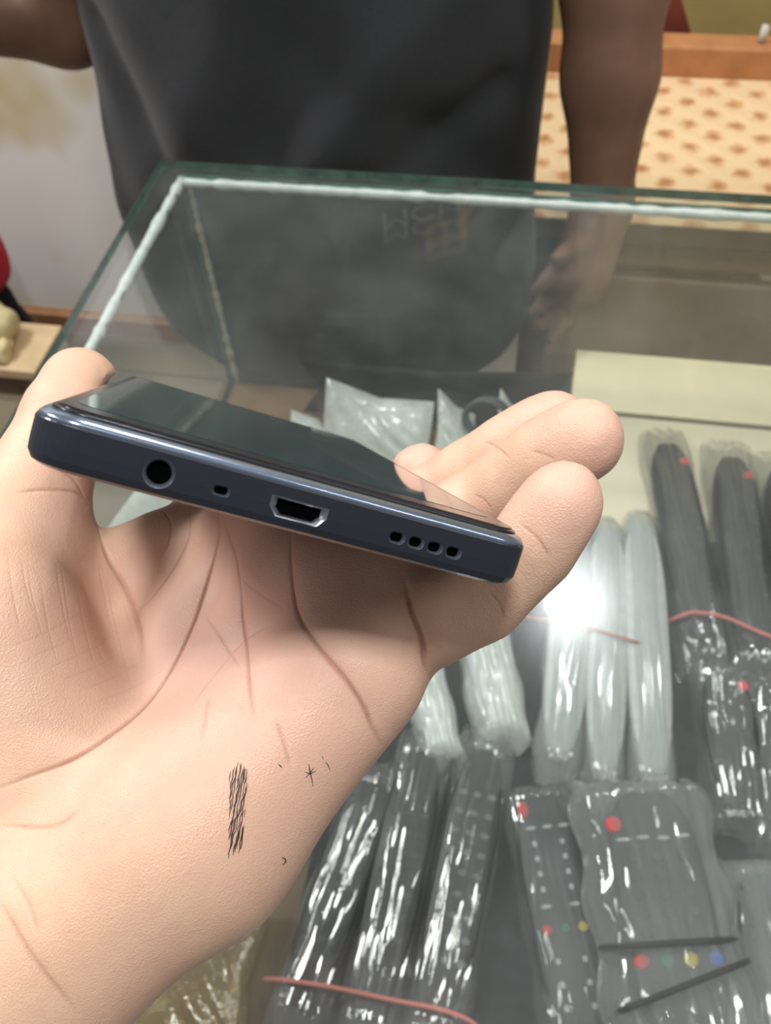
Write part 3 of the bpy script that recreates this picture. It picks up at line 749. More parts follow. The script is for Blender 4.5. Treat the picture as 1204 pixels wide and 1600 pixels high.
band([(938, 1481), (960, 1479), (1010, 1476), (1070, 1472), (1125, 1469), (1148, 1468)], [zw - 0.02, zw - 0.004, zw, zw, zw - 0.004, zw - 0.02], 0.0021, M_blk, 'upper straight black band across the wide remote')
band([(962, 1582), (985, 1573), (1040, 1552), (1100, 1528), (1150, 1509), (1168, 1502)], [zw - 0.02, zw - 0.004, zw, zw, zw - 0.004, zw - 0.02], 0.0021, M_blk, 'lower slanted black band across the wide remote')
# pale bags standing at the back
def pillow(name, corners, bulge, mat, seed, label, cat='plastic bag', group=None, n=26):
    # corners: four points in space; a puffed bag between them, closed, with creases running to the corners
    g = np.random.default_rng(seed); K = g.uniform(3, 9, (5, 2)); ph = g.uniform(0, 6.28, 5)
    c = [np.array(p, float) for p in corners]
    nrm = np.cross(c[1] - c[0], c[3] - c[0]); nrm /= np.linalg.norm(nrm)
    vs, fs = [], []
    for side in (1, -1):
        for i in range(n + 1):
            for j in range(n + 1):
                a, b = i / n, j / n
                p = c[0] * (1 - a) * (1 - b) + c[1] * a * (1 - b) + c[2] * a * b + c[3] * (1 - a) * b
                e = 16 * a * (1 - a) * b * (1 - b)
                wv = sum(abs(math.sin(K[k][0] * a * 2 + K[k][1] * b * 2 + ph[k])) for k in range(5)) / 5
                mid = (c[0] + c[1] + c[2] + c[3]) / 4
                pin = 0.10 * (abs(a - .5) * 2 * (1 - abs(b - .5) * 2) + abs(b - .5) * 2 * (1 - abs(a - .5) * 2)) * 1.6
                p = p + (mid - p) * pin
                vs.append(p + nrm * side * (bulge * e ** 0.45 * (0.72 + 0.5 * wv)))
        b0 = 0 if side == 1 else (n + 1) ** 2
        for i in range(n):
            for j in range(n):
                a = b0 + i * (n + 1) + j; q_ = (a, a + n + 1, a + n + 2, a + 1)
                fs.append(q_ if side == 1 else q_[::-1])
    return tag(from_data(name, vs, fs, mat, None, True), label, cat, group)
PG = 'pale bags at the back of the case'
pillow('plastic_bag', [on_y(470, 760, 0.56), on_y(690, 775, 0.56), on_y(678, 628, 0.635), on_y(510, 590, 0.635)], 0.022, M_pale, 21, 'largest pale bag with a pointed corner above the phone', group=PG)
pillow('plastic_bag', [on_y(672, 730, 0.59), on_y(752, 730, 0.59), on_y(742, 648, 0.645), on_y(684, 606, 0.645)], 0.014, M_pale, 22, 'narrow upright pale bag beside the largest one', group=PG)
pillow('plastic_bag', [on_y(765, 690, 0.60), on_y(830, 690, 0.60), on_y(812, 640, 0.645), on_y(782, 606, 0.645)], 0.010, M_pale, 23, 'smallest pale bag just above the middle finger', group=PG)
pillow('plastic_bag', [on_y(440, 690, 0.60), on_y(530, 695, 0.60), on_y(500, 655, 0.645), on_y(455, 640, 0.645)], 0.010, M_pale, 24, 'low white bag flap left of the largest pale bag', group=PG)
cc = on_y(757, 655, 0.61)
ring_pts = [cc + 0.021 * np.array([math.cos(a), 0.25 * math.sin(a), math.sin(a) * 0.95]) for a in np.linspace(0, 2 * math.pi, 40)]
ring2 = [p + np.array([0.003, 0.006, -0.002]) for p in ring_pts]
vs, fs = tube(ring_pts + ring2, 0.0022, 8)
tag(from_data('cable_coil', vs, fs, simple('cable_grey', srgb(70, 82, 84), 0.4), None, True), 'small coil of dark grey cable between the pale bags', 'cable')
gb = on_z(205, 785, 0.87)
pillow('plastic_bag', [(gb[0] + 0.075, gb[1] - 0.07, SZ + 0.006), (gb[0] + 0.075, gb[1] + 0.09, SZ + 0.006), (max(gb[0], -0.322) + 0.004, gb[1] + 0.07, 0.90), (max(gb[0], -0.322) + 0.004, gb[1] - 0.06, 0.90)], 0.010, M_pale, 25, 'pale bag glimpsed between thumb and palm below the phone', group=PG)
# dark cloth heap at the back, clear film with golden reflections tinted in at the front left
dk = on_z(700, 640, SZ)
pillow('cloth_heap', [(-0.24, 0.664, SZ + 0.004), (0.052, 0.664, SZ + 0.004), (0.046, 0.676, SZ + 0.085), (-0.24, 0.676, SZ + 0.07)], 0.008, M_blackcloth, 31, 'dark cloth heaped behind the pale bags', 'cloth')
pillow('film_packet', [on_z(180, 1660, SZ + 0.02), on_z(375, 1680, SZ + 0.02), on_z(430, 1400, SZ + 0.02), on_z(250, 1380, SZ + 0.02)], 0.014, M_gold, 33, 'film packet with golden reflections in its tint, on the brown shelf below the wrist', 'packet')

# ------------------------------------------------------------------ the hand in front, palm up
def skin_material(name, base, deep, pink, crease, rough=0.45, fine=2600.0):
    m, nt, b = mat_new(name)
    tone = nd(nt, 'ShaderNodeAttribute', attribute_name='tone')      # x: crease redness and painted fold shade, y: pinkness, z: sallow
    sep = nt.nodes.new('ShaderNodeSeparateColor'); nt.links.new(tone.outputs['Color'], sep.inputs[0])
    n = noise(nt, 70.0, 4.0, 0.6)
    r = ramp(nt, n.outputs['Fac'], [(0.3, deep), (0.72, base)])
    def mix(a, col, fac, scale):
        mx = nd(nt, 'ShaderNodeMix', data_type='RGBA')
        g = nd(nt, 'ShaderNodeMath', operation='MULTIPLY', use_clamp=True); g.inputs[1].default_value = scale
        nt.links.new(fac, g.inputs[0]); nt.links.new(g.outputs[0], mx.inputs[0])
        nt.links.new(a, mx.inputs[6]); mx.inputs[7].default_value = tuple(col) + (1,)
        return mx.outputs[2]
    n2 = noise(nt, 330.0, 4.0, 0.65)
    mot = nd(nt, 'ShaderNodeMapRange'); mot.inputs[1].default_value = 0.45; mot.inputs[2].default_value = 0.75; nt.links.new(n2.outputs['Fac'], mot.inputs[0])
    c = mix(r.outputs['Color'], pink, mot.outputs[0], 0.45)
    c = mix(c, pink, sep.outputs[1], 0.85)
    c = mix(c, crease, sep.outputs[0], 0.75)
    nt.links.new(c, b.inputs['Base Color'])
    b.inputs['Roughness'].default_value = rough
    b.inputs['Specular IOR Level'].default_value = 0.35
    b.inputs['Subsurface Weight'].default_value = 0.12
    b.inputs['Subsurface Radius'].default_value = (1.0, 0.35, 0.2)
    b.inputs['Subsurface Scale'].default_value = 0.004
    v = nd(nt, 'ShaderNodeTexVoronoi', Scale=fine); tc = nt.nodes.new('ShaderNodeTexCoord')
    nt.links.new(tc.outputs['Object'], v.inputs['Vector'])
    wv = nd(nt, 'ShaderNodeTexNoise', Scale=420.0, Detail=5.0)
    nt.links.new(tc.outputs['Object'], wv.inputs['Vector'])
    ad = nd(nt, 'ShaderNodeMath', operation='ADD')
    nt.links.new(v.outputs['Distance'], ad.inputs[0]); nt.links.new(wv.outputs['Fac'], ad.inputs[1])
    bp = nd(nt, 'ShaderNodeBump', Strength=0.22, Distance=0.0004)
    nt.links.new(ad.outputs[0], bp.inputs['Height']); nt.links.new(bp.outputs[0], b.inputs['Normal'])
    return m
M_skin = skin_material('palm_skin', srgb(231, 197, 169), srgb(223, 185, 157), srgb(222, 174, 164), srgb(150, 92, 76))

def rod(w):
    t = np.linalg.norm(w); k = w / t
    K = np.array([[0, -k[2], k[1]], [k[2], 0, -k[0]], [-k[1], k[0], 0]])
    return np.eye(3) + math.sin(t) * K + (1 - math.cos(t)) * K @ K
# pose and size of the phone the hand holds
PH_W = np.array([1.6943, 0.04, 0.4052]); PH_O = np.array([-47.9159, -15.5948, 121.4918])
PW, PL, PTHICK = 0.0772, 0.165, 0.0092
def build_hand():
    u = np.array([-0.55, -0.39, 0.73])                # towards the thumb side, across the palm
    W = np.array([-74.0, 84.0, 181.0])
    MI, MM, MR, MP = map(np.array, ((-43.0, 1.0, 240.0), (-29.0, 8.0, 222.0), (-15.0, 17.0, 203.0), (-6.0, 30.0, 187.0)))
    fo = np.array([-0.50, 0.74, -0.40]); fo /= np.linalg.norm(fo)
    f = Field((-150, -55, 120), (66, 150, 275), 1.2)
    palm = f.new()
    for mcp, off, rw, rm in ((MI, 14, 15, 12.5), (MM, 5, 16, 12.5), (MR, -4, 16, 12.5), (MP, -12, 15, 12)):
        f.cone(palm, W + u * off, mcp, rw, rm, 10)
    f.cone(palm, W + u * 9, W + u * 9 + fo * 90, 20, 24, 10)
    f.cone(palm, W - u * 7, W - u * 7 + fo * 90, 20, 24, 10)
    # heel of the hand on the little-finger side
    f.cone(palm, (-69, 84, 171), (-38, 63, 176), 19.5, 20, 10)
    f.cone(palm, (-38, 62, 176), (-7, 33, 180), 19.5, 14, 8)
    # pads under the fingers
    f.ell(palm, (-7, 27, 180), (11, 10, 8), 8)
    f.ell(palm, (-19, 17, 194), (11, 10, 8), 9)
    f.cone(palm, (-4, 20, 192), (-26, 5, 213), 11, 11, 12)
    f.ell(palm, (-37, 8, 219), (10, 10, 8), 6)
    f.cone(palm, (2, 12, 187), (-9, 16, 192), 9, 10, 10)
    # ball of the thumb
    CMC = np.array([-84.0, 62.0, 200.0]); TM = np.array([-86.0, 9.0, 207.0]); TI = np.array([-77.8, -23.5, 219.0]); TT = np.array([-78.0, -32.0, 229.0])
    f.cone(palm, CMC, TM, 19, 16, 10)
    f.ell(palm, (-82, 36, 188), (21, 30, 19), 9)
    f.ell(palm, (-70, 52, 184), (18, 22, 15), 9)
    # web between thumb and first finger
    f.cone(palm, (-84, 22, 212), (-58, 10, 226), 9.5, 9, 9)
    vols = []
    def finger(pts, rad, pads):
        v = f.new(); f.chain(v, pts, rad, 3.0)
        for c, r, ax in pads: f.ell(v, c, r, 3.0, ax)
        return v
    def seg_axes(a, b, n):
        x = np.array(b, float) - a; x /= np.linalg.norm(x); n = np.array(n, float); n -= x * (n @ x); n /= np.linalg.norm(n)
        return np.array([x, np.cross(n, x), n])
    def pad(a, b, n, r, t=0.5, out=2.0):
        A = seg_axes(a, b, n); a = np.array(a, float); b = np.array(b, float)
        return (a + (b - a) * t + A[2] * out, r, A)
    def px(x, y, d): return np.array([(x - 602) / FPX * d, (y - 800) / FPX * d, d])
    pn = (-0.35, -0.35, -0.87)
    # thumb
    th = [TM, TI, TT]
    thumb = finger(th, [14.0, 10.2, 9.7], [pad(TI, TT, (0.6, 0.3, -0.7), (11, 10.0, 8.5), 0.75, 1.0), pad(TM, TI, pn, (15, 11, 9), 0.5, 2)])
    # first finger, bent over the far side of the phone
    IP, ID, IT = px(690, 835, 252), px(676, 775, 252), px(662, 731, 248)
    index = finger([MI, IP, ID, IT], [11.5, 9.0, 7.6, 6.6], [pad(ID, IT, (-1, 0.05, -0.1), (7.5, 6.8, 6.5), 0.85, 1.6), pad(ID, IT, (-1, 0.05, -0.1), (4.0, 5.0, 4.0), 1.15, 5.0)])
    MPp, MD, MT = px(672, 786, 236), px(788, 708, 222), px(868, 664, 214)
    middle = finger([MM, MPp, MD, MT], [11.5, 9.6, 8.4, 7.8], [pad(MD, MT, pn, (13, 8.6, 6.5), 0.6, 1.6), pad(MPp, MD, pn, (14, 8.8, 7), 0.5, 1.5)])
    RP, RD, RT = px(752, 796, 205), px(850, 722, 191), px(912, 690, 184)
    ring = finger([MR, RP, RD, RT], [11.5, 9.4, 8.4, 8.0], [pad(RD, RT, pn, (12.5, 9.0, 6.5), 0.65, 1.6), pad(RP, RD, pn, (13, 8.8, 7), 0.5, 1.5)])
    PP, PD, PT = px(752, 935, 174), px(830, 858, 168), px(880, 786, 164)
    pinky = finger([MP, PP, PD, PT], [10.5, 8.0, 7.5, 7.0], [pad(PD, PT, pn, (12.0, 7.8, 6), 0.6, 1.4), pad(PP, PD, pn, (10, 7.8, 6), 0.5, 1.0), pad(MP, PP, pn, (12, 8.5, 8), 0.7, 1.5)])
    tot = None
    for v, k in ((thumb, 8), (index, 5), (middle, 5), (ring, 5), (pinky, 4)):
        hh = np.clip(0.5 + 0.5 * (palm - v) / k, 0, 1)
        v = palm * (1 - hh) + v * hh - k * hh * (1 - hh)
        if tot is None: tot = v
        else:
            k2 = 0.8; hh = np.clip(0.5 + 0.5 * (tot - v) / k2, 0, 1)
            tot = tot * (1 - hh) + v * hh - k2 * hh * (1 - hh)
    # the skin gives way where it presses on the phone
    R = rod(PH_W); X, Y, Z = f.ax[0][:, None, None] - PH_O[0], f.ax[1][None, :, None] - PH_O[1], f.ax[2][None, None, :] - PH_O[2]
    loc = [R[0][i] * X + R[1][i] * Y + R[2][i] * Z for i in range(3)]
    hx = (PW * 500, PL * 500, PTHICK * 500); cc = (hx[0], hx[1], -hx[2])
    qd = [np.abs(loc[i] - cc[i]) - (hx[i] - 1.0) for i in range(3)]
    dbox = np.sqrt(sum(np.maximum(v, 0) ** 2 for v in qd)) + np.minimum(np.maximum(np.maximum(qd[0], qd[1]), qd[2]), 0) - 1.35
    k3 = 1.6; a_ = tot; b_ = -dbox.astype(np.float32)
    hh = np.clip(0.5 + 0.5 * (a_ - b_) / k3, 0, 1)
    tot = b_ * (1 - hh) + a_ * hh + k3 * hh * (1 - hh)
    V, Q = f.mesh(tot)
    me0 = quads_to_mesh('hand', w_of(V), Q)
    me = refine(me0, 1, 3)
    return me, dict(ID=ID, IT=IT, TI=TI, TT=TT, MD=MD, MT=MT, RD=RD, RT=RT, PD=PD, PT=PT)

# folds of the palm: (points seen on the skin, depth mm, half width mm, redness and painted shade)
FOLDS = [
 ([(342,800),(339,850),(319,924),(299,979),(264,1049),(224,1104),(170,1149),(110,1188),(50,1212),(0,1232)], 0.75, 0.9, 0.8),
 ([(350,812),(369,880),(379,969),(385,1009),(389,1069),(399,1129)], 0.5, 0.7, 0.6),
 ([(454,830),(455,905),(464,959),(499,1014),(538,1059),(568,1104),(583,1139),(597,1166)], 0.8, 0.9, 0.8),
 ([(429,1124),(440,1150),(449,1179),(456,1205)], 0.3, 0.7, 0.35),
 ([(319,959),(350,1005),(379,1049)], 0.22, 0.5, 0.3),
 ([(285,1120),(330,1060),(379,1004),(420,980)], 0.25, 0.5, 0.3),
 ([(316,1160),(322,1110),(328,1085)], 0.25, 0.6, 0.3),
 ([(250,792),(266,815),(264,845),(250,875)], 0.3, 0.6, 0.4),
 ([(299,800),(294,840),(276,880),(240,930),(205,962)], 0.35, 0.7, 0.4),
 ([(372,900),(400,925),(450,955)], 0.22, 0.5, 0.3),
 ([(153,822),(172,875),(198,922),(216,980),(224,1030)], 0.8, 1.3, 0.5),
 ([(633,905),(638,950),(658,1005),(667,1060)], 1.5, 1.2, 0.45),
 ([(0,1291),(80,1290),(122,1268)], 0.4, 0.8, 0.4),
 ([(0,1410),(50,1495),(122,1585)], 0.5, 1.0, 0.45),
 ([(20,1370),(48,1420),(60,1470)], 0.25, 0.8, 0.25),
 ([(755,690),(775,698),(796,716)], 0.14, 0.55, 0.5),
 ([(828,704),(848,709),(868,718)], 0.14, 0.55, 0.5),
 ([(740,772),(757,782),(770,800)], 0.14, 0.55, 0.5),
 ([(820,826),(845,848),(858,872)], 0.14, 0.55, 0.5),
 ([(810,818),(840,842),(852,866)], 0.2, 0.5, 0.35),
 ([(764,924),(780,944),(788,968)], 0.14, 0.55, 0.5),
 ([(20,770),(70,765),(120,770),(150,790)], 0.4, 0.9, 0.35),
 ([(95,735),(118,752),(140,790)], 0.4, 0.8, 0.4),
 ([(12,863),(20,926),(34,990)], 0.10, 0.45, 0.14),
 ([(33,871),(42,920),(57,968)], 0.10, 0.45, 0.14),
 ([(44,889),(54,947),(70,1005)], 0.10, 0.45, 0.14),
 ([(63,903),(74,972),(91,1040)], 0.10, 0.45, 0.14),
 ([(86,870),(98,947),(116,1024)], 0.10, 0.45, 0.14),
 ([(96,884),(109,972),(128,1061)], 0.10, 0.45, 0.14),
 ([(117,894),(131,973),(151,1052)], 0.10, 0.45, 0.14),
 ([(129,899),(144,973),(165,1048)], 0.10, 0.45, 0.14),
 ([(149,851),(165,939),(187,1027)], 0.10, 0.45, 0.14),
 ([(167,902),(184,991),(207,1080)], 0.10, 0.45, 0.14),
 ([(187,919),(205,984),(229,1048)], 0.10, 0.45, 0.14),
 ([(20,1010),(80,985),(140,950)], 0.08, 0.5, 0.12),
 ([(45,1028),(105,1003),(165,968)], 0.08, 0.5, 0.12),
 ([(70,1046),(130,1021),(190,986)], 0.08, 0.5, 0.12),
 ([(95,1064),(155,1039),(215,1004)], 0.08, 0.5, 0.12),
 ([(120,1082),(180,1057),(240,1022)], 0.08, 0.5, 0.12),
 ([(145,1100),(205,1075),(265,1040)], 0.08, 0.5, 0.12),
]
def arrays(me):
    n = len(me.vertices); a = np.empty(n * 3, np.float32); b = np.empty(n * 3, np.float32)
    me.vertices.foreach_get('co', a); me.vertices.foreach_get('normal', b)
    return a.reshape(-1, 3).astype(float), b.reshape(-1, 3).astype(float)
def to_line(P, L):
    best = np.full(len(P), 9.0); tt = np.zeros(len(P))
    for i in range(len(L) - 1):
        a, v = L[i], L[i + 1] - L[i]
        if np.linalg.norm(v) > 0.012: continue
        t = np.clip(((P - a) @ v) / (v @ v + 1e-12), 0, 1)
        dd = np.linalg.norm(P - a - t[:, None] * v, axis=1)
        m = dd < best; best[m] = dd[m]; tt[m] = (i + t[m]) / (len(L) - 1)
    return best, tt
def skin_folds(me):
    co, no = arrays(me)
    bvh = BVHTree.FromPolygons([Vector(c) for c in co], [tuple(p.vertices) for p in me.polygons])
    lines = []
    for pts, d, wd, pg in FOLDS:
        line = []
        for q in spline([(x, y, 0) for x, y in pts], 8):
            h = bvh.ray_cast(Vector(EYE), Vector(lens_ray(q[0], q[1])))
            if h[0] is not None: line.append(np.array(h[0]))
        if len(line) > 2: lines.append((np.array(line), d, wd, pg))
    # finer mesh along the folds
    near = np.zeros(len(co), bool)
    for L, d, wd, pg in lines:
        sel = np.where(((co > L.min(0) - 0.002) & (co < L.max(0) + 0.002)).all(1))[0]
        best, _ = to_line(co[sel], L); near[sel[best < 0.0015]] = True
    bm = bmesh.new(); bm.from_mesh(me); bm.verts.ensure_lookup_table()
    es = [e for e in bm.edges if near[e.verts[0].index] and near[e.verts[1].index]]
    bmesh.ops.subdivide_edges(bm, edges=es, cuts=2, use_grid_fill=True, smooth=0.0)
    bm.normal_update(); bm.to_mesh(me); bm.free(); me.update()
    co, no = arrays(me); n = len(co)
    dep = np.zeros(n); fold_tint = np.zeros(n)
    for L, d, wd, pg in lines:
        cut = 0.006
        sel = np.where(((co > L.min(0) - cut) & (co < L.max(0) + cut)).all(1))[0]
        best, tt = to_line(co[sel], L)
        fade = np.clip(np.minimum(tt, 1 - tt) * 4 + 0.12, 0, 1)
        core = np.exp(-(best / (wd * 0.00048)) ** 2); wide = np.exp(-(best / (wd * 0.0021)) ** 2)
        dep[sel] = np.maximum(dep[sel], (0.62 * core + 0.38 * wide) * fade * d * 0.001)
        fold_tint[sel] = np.maximum(fold_tint[sel], (0.8 * np.exp(-(best / (wd * 0.00036)) ** 2) + 0.2 * np.exp(-(best / (wd * 0.0010)) ** 2)) * fade * pg)
    co2 = co - no * dep[:, None]
    me.vertices.foreach_set('co', F32(co2).ravel())
    # pink blush on pads and finger ends
    blush = np.zeros(n)
    for px_, py_, dd, r, s in ((430, 1010, 195, 42, .85), (560, 1020, 178, 22, .5), (905, 760, 163, 13, .7), (945, 690, 183, 13, .7), (870, 640, 214, 16, .6),
                            (655, 715, 243, 14, .6), (90, 580, 214, 16, .3), (120, 1120, 180, 25, .25), (330, 1180, 178, 25, .25), (290, 1560, 170, 18, .45), (130, 780, 206, 10, .6)):
        c = w_of(((px_ - 602) / FPX * dd, (py_ - 800) / FPX * dd, dd))
        blush = np.maximum(blush, s * np.exp(-(np.linalg.norm(co - c, axis=1) / (r * 0.001)) ** 2))
    at = me.color_attributes.new('tone', 'FLOAT_COLOR', 'POINT')
    at.data.foreach_set('color', F32(np.stack([fold_tint, blush, np.zeros(n), np.ones(n)], 1)).ravel())
    me.update()
    return bvh

hand_me, J = build_hand()
HAND_BVH = skin_folds(hand_me)
hand = link('hand', hand_me, M_skin)
tag(hand, 'open left hand, palm up with ink smudges, gripping the dark phone', 'hand')
hand_me.polygons.foreach_set('use_smooth', [True] * len(hand_me.polygons))

# ------------------------------------------------------------------ the phone
PT = PTHICK
PH_R = AX @ rod(PH_W)
PH_T = w_of(PH_O)
phone = empty('smartphone')
pm = Matrix.Identity(4)
for r in range(3):
    for c in range(3): pm[r][c] = PH_R[r][c]
    pm[r][3] = PH_T[r]
phone.matrix_world = pm
tag(phone, 'dark navy smartphone lying screen up in the open hand', 'phone')
M_frame = simple('phone_frame_paint', srgb(40, 44, 56), 0.34, 0.2, 0.05, 900.0, 0.02, 0.5, 0.25)
M_edge = simple('phone_polished_edge', srgb(150, 165, 190), 0.2, 0.85, 0.05, 500.0)
M_lip = simple('phone_lip_plastic', srgb(40, 42, 48), 0.22, 0.3, 0.1, 400.0, 0.0, 0.6)
M_black = simple('port_shade_black', (0.002, 0.002, 0.002), 1.0, 0, 0.1, 60.0, 0.0, 0.0)
M_chrome = simple('port_metal', srgb(150, 155, 165), 0.3, 0.9, 0.1, 700.0)
def screen_mat():
    m, nt, b = mat_new('phone_screen_glass')
    b.inputs['Base Color'].default_value = (0.03, 0.062, 0.064, 1)
    b.inputs['Roughness'].default_value = 0.03; b.inputs['IOR'].default_value = 1.6
    n = noise(nt, 120.0, 4.0); r = ramp(nt, n.outputs['Fac'], [(0.35, (0.02, 0.02, 0.02)), (0.75, (0.07, 0.07, 0.07))])
    nt.links.new(r.outputs['Color'], b.inputs['Roughness'])
    return m
M_screen = screen_mat()
def ins(d): return rrect(d, PW - d, d, PL - d, 0.0068 - d * 0.6)
frame = stack('frame', [(ins(0.0016), -PT), (ins(0.0007), -PT + 0.0005), (ins(0.0001), -PT + 0.0016), (ins(0.0), -PT + 0.0035), (ins(0.0), -0.0026), (ins(0.0001), -0.0024)], M_frame, phone)
stack('polished_edge', [(ins(0.0001), -0.00241), (ins(0.0004), -0.0018), (ins(0.0010), -0.0012), (ins(0.0018), -0.0009), (ins(0.0019), -0.0009)], M_edge, phone, True)
stack('lip', [(ins(0.0017), -0.00095), (ins(0.0019), -0.0006), (ins(0.0026), -0.0003), (ins(0.0030), -0.0003)], M_lip, phone, True)
M_bezel = simple('screen_border', srgb(44, 44, 48), 0.16, 0, 0.2, 300.0, 0.0, 0.7)
bez = stack('screen_border', [(ins(0.0024), -0.0008), (ins(0.0024), -0.0002), (ins(0.0028), -0.0001)], M_bezel, phone)
scr = stack('screen', [(rrect(0.0044, PW - 0.0044, 0.0105, PL - 0.006, 0.004), -0.0002), (rrect(0.0044, PW - 0.0044, 0.0105, PL - 0.006, 0.004), -0.00005)], M_screen, phone)
# cut the ports into the bottom face
def cutter(outline, depth):
    vs, fs = [], []; n = len(outline)
    vs = [(x, -0.002, z) for x, z in outline] + [(x, depth, z) for x, z in outline]
    fs = [(k, k + n, (k + 1) % n + n, (k + 1) % n) for k in range(n)] + [tuple(range(n)), tuple(reversed(range(n, 2 * n)))]
    me = bpy.data.meshes.new('cut'); me.from_pydata(vs, [], fs); me.update()
    bm = bmesh.new(); bm.from_mesh(me); bmesh.ops.recalc_face_normals(bm, faces=bm.faces); bm.to_mesh(me); bm.free()
    o = bpy.data.objects.new('cut', me); COL.objects.link(o); return o
def oval(cx, cz, rx, rz, n=20): return [(cx + rx * math.cos(2 * math.pi * k / n), cz + rz * math.sin(2 * math.pi * k / n)) for k in range(n)]
def slot(cx, cz, wx, wz, r, n=4): return [(cx + a, cz + b) for a, b in rrect(-wx / 2, wx / 2, -wz / 2, wz / 2, r, n)]
JACK = (0.0187, -0.0056); MIC = (0.0277, -0.0058); USB = (0.0393, -0.0058); SPK = [(0.0548 + 0.0031 * i, -0.0058) for i in range(4)]
usb_o = [(USB[0] + a * 0.00375, USB[1] + b * 0.0013) for a, b in ((-1, 1), (1, 1), (1, -0.1), (0.72, -1), (-0.72, -1), (-1, -0.1))]
holes = [oval(JACK[0], JACK[1], 0.00195, 0.00195, 28), slot(MIC[0], MIC[1], 0.0023, 0.0014, 0.0006), usb_o] + [slot(x, z, 0.0023, 0.0017, 0.0008) for x, z in SPK]
bmF = bmesh.new(); bmF.from_mesh(frame.data); bmesh.ops.recalc_face_normals(bmF, faces=bmF.faces); bmF.to_mesh(frame.data); bmF.free()
def centre(o): return (sum(p[0] for p in o) / len(o), sum(p[1] for p in o) / len(o))
def scaled(o, c, s): return [(c[0] + (x - c[0]) * s, c[1] + (z - c[1]) * s) for x, z in o]
M_rim = simple('port_rim', srgb(96, 102, 116), 0.35, 0.5, 0.05, 500.0)
rims = [scaled(o, centre(o), 1.16) for o in holes]
cuts = [cutter(o, 0.005) for o in rims]
for c in cuts:
    md = frame.modifiers.new('cut', 'BOOLEAN'); md.operation = 'DIFFERENCE'; md.object = c; md.solver = 'EXACT'
    c.matrix_world = pm
bpy.context.view_layer.update()
dg = bpy.context.evaluated_depsgraph_get()
cut_me = bpy.data.meshes.new_from_object(frame.evaluated_get(dg))
frame.modifiers.clear(); frame.data = cut_me
for c in cuts: bpy.data.objects.remove(c)
def liner(name, outer, inner, depth, mat, y0=0.00005):
    n = len(outer); vs = [(x, y0, z) for x, z in outer] + [(x, y0 + 0.0004, z) for x, z in inner] + [(x, depth, z) for x, z in inner]
    fs = [(k, (k + 1) % n, n + (k + 1) % n, n + k) for k in range(n)] + [(n + k, n + (k + 1) % n, 2 * n + (k + 1) % n, 2 * n + k) for k in range(n)]
    return from_data(name, vs, fs, mat, phone, True)
def plug(parent, outline, y, mat, name='hole_shade'):  # black sheet standing in for the shade inside each hole
    return from_data(name, [(x, y, z) for x, z in outline], [tuple(range(len(outline)))], mat, parent)
j = liner('headphone_jack', rims[0], scaled(holes[0], JACK, 0.9), 0.004, M_rim); plug(j, scaled(holes[0], JACK, 0.92), 0.0012, M_black)
j = liner('microphone_hole', rims[1], scaled(holes[1], MIC, 0.82), 0.003, M_rim); plug(j, scaled(holes[1], MIC, 0.85), 0.0009, M_black)
j = liner('charging_port', rims[2], scaled(usb_o, USB, 0.9), 0.004, M_chrome); plug(j, scaled(usb_o, USB, 0.92), 0.0013, M_black)
for i, (x, z) in enumerate(SPK):
    j = liner('speaker_hole', rims[3 + i], scaled(holes[3 + i], (x, z), 0.85), 0.003, M_rim); plug(j, scaled(holes[3 + i], (x, z), 0.88), 0.0009, M_black)

# ------------------------------------------------------------------ ink on the palm and fingernails
hv = np.empty(len(hand_me.vertices) * 3, np.float32); hand_me.vertices.foreach_get('co', hv); hv = hv.reshape(-1, 3)
SKIN = BVHTree.FromPolygons([Vector(c) for c in hv.tolist()], [tuple(p.vertices) for p in hand_me.polygons])
M_ink = simple('black_ink', srgb(58, 46, 46), 0.55, 0, 0.25, 900.0)
def ink(name, strokes):
    vs, fs = [], []
    for pts, wpx in strokes:
        P = []
        for x, y in pts:
            h = SKIN.ray_cast(Vector(EYE), Vector(lens_ray(x, y)))
            if h[0] is not None: P.append((np.array(h[0]), np.array(h[1])))
        if len(P) < 2: continue
        b0 = len(vs)
        for i, (p, n) in enumerate(P):
            t = P[min(i + 1, len(P) - 1)][0] - P[max(i - 1, 0)][0]; s = np.cross(n, t); s /= np.linalg.norm(s) + 1e-9
            ww = wpx * 0.000065 * (0.35 if i in (0, len(P) - 1) else 1.0)
            vs += [p + n * 0.00008 - s * ww, p + n * 0.00016, p + n * 0.00008 + s * ww]
        for i in range(len(P) - 1):
            a = b0 + 3 * i
            fs += [(a, a + 1, a + 4, a + 3), (a + 1, a + 2, a + 5, a + 4)]
    return from_data(name, vs, fs, M_ink, hand, True)
rg = random.Random(11)
st = []
for r_ in range(5):                                    # the long smear, skin ridge by skin ridge
    for k in range(9):
        ys = 1232 + r_ * 26 + rg.uniform(-7, 7) - k * 1.0; xs_ = 357 + k * 3.2 - (ys - 1200) * 0.03 + rg.uniform(-0.5, 0.5)
        ln = rg.uniform(30, 46); pts = []
        for t in np.linspace(0, 1, 6):
            yy = ys - ln * t; xx_ = xs_ + 7 * t + 0.8 * math.sin(yy * 0.3 + k)
            lo, hi = 359 - (yy - 1200) * 0.015, 387 - (yy - 1200) * 0.075
            if lo - 1 < xx_ < hi + 1 and 1189 + abs(xx_ - 374) * 0.8 < yy: pts.append((xx_, yy))
        if len(pts) > 1: st.append((pts, rg.uniform(0.9, 1.6)))
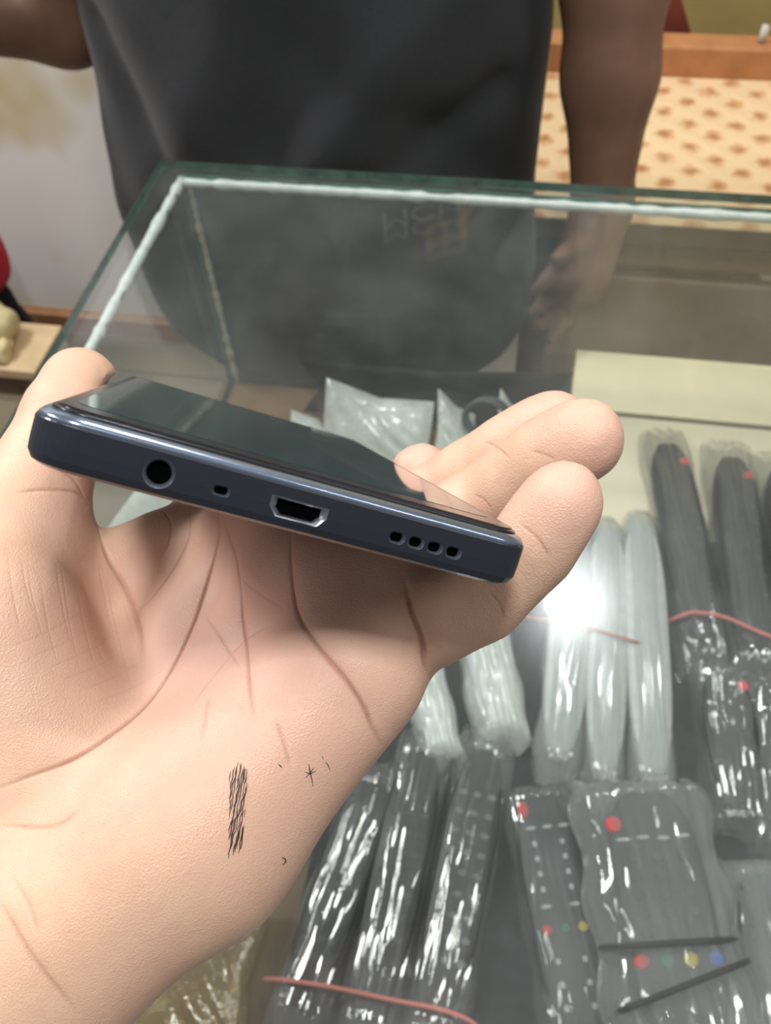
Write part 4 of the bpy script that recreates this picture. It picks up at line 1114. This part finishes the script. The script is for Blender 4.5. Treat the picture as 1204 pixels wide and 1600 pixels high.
ink('ink_smear', st)
ink('ink_spot', [([(476, 1206), (484, 1209), (493, 1204)], 1.6), ([(482, 1193), (484, 1206), (489, 1228)], 1.8), ([(477, 1215), (484, 1208), (490, 1199)], 1.4)])
ink('ink_spot', [([(435, 1194), (438, 1197), (440, 1199)], 1.8)])
ink('ink_spot', [([(508, 1190), (512, 1195), (515, 1203)], 1.2), ([(503, 1181), (504, 1184), (505, 1187)], 0.8)])
ink('ink_spot', [([(440, 1339), (445, 1342), (447, 1347)], 1.8), ([(441, 1351), (444, 1348), (446, 1344)], 1.8)])
M_nail = simple('fingernail', srgb(236, 208, 192), 0.25, 0, 0.04, 200.0)
def nail(a, b, dorsal, wd, ln, r):
    a, b = np.array(a), np.array(b); x = (b - a) / np.linalg.norm(b - a); d = np.array(dorsal, float); d -= x * (d @ x); d /= np.linalg.norm(d); y = np.cross(d, x)
    vs, fs = [], []; N = 8
    c = b - x * 1.5
    for lay in (0, 0.5):
        for i in range(N + 1):
            for j in range(N + 1):
                s, t = -0.5 + i / N, -1 + 2 * j / N
                ang = t * 1.05
                p = c + x * (s * ln * (1 - 0.12 * t * t)) + y * (math.sin(ang) * wd) + d * (math.cos(ang) * r * 1.0 + lay - 1.1)
                vs.append(w_of(p))
    n1 = (N + 1) ** 2
    for i in range(N):
        for j in range(N):
            q_ = i * (N + 1) + j; f4 = (q_, q_ + 1, q_ + N + 2, q_ + N + 1)
            fs.append(f4[::-1]); fs.append(tuple(v + n1 for v in f4))
    return from_data('fingernail', vs, fs, M_nail, hand, True)
nail(J['ID'], J['IT'], (1.0, -0.1, 0.35), 5.6, 9, 7.4)
nail(J['TI'], J['TT'], (-0.5, -0.3, 0.8), 7.5, 13, 9.8)
nail(J['MD'], J['MT'], (0.05, 0.3, 0.95), 6.2, 11, 7.9)
nail(J['RD'], J['RT'], (0.05, 0.3, 0.95), 6.2, 11, 8.1)
nail(J['PD'], J['PT'], (0.05, 0.3, 0.95), 5.4, 9, 7.2)
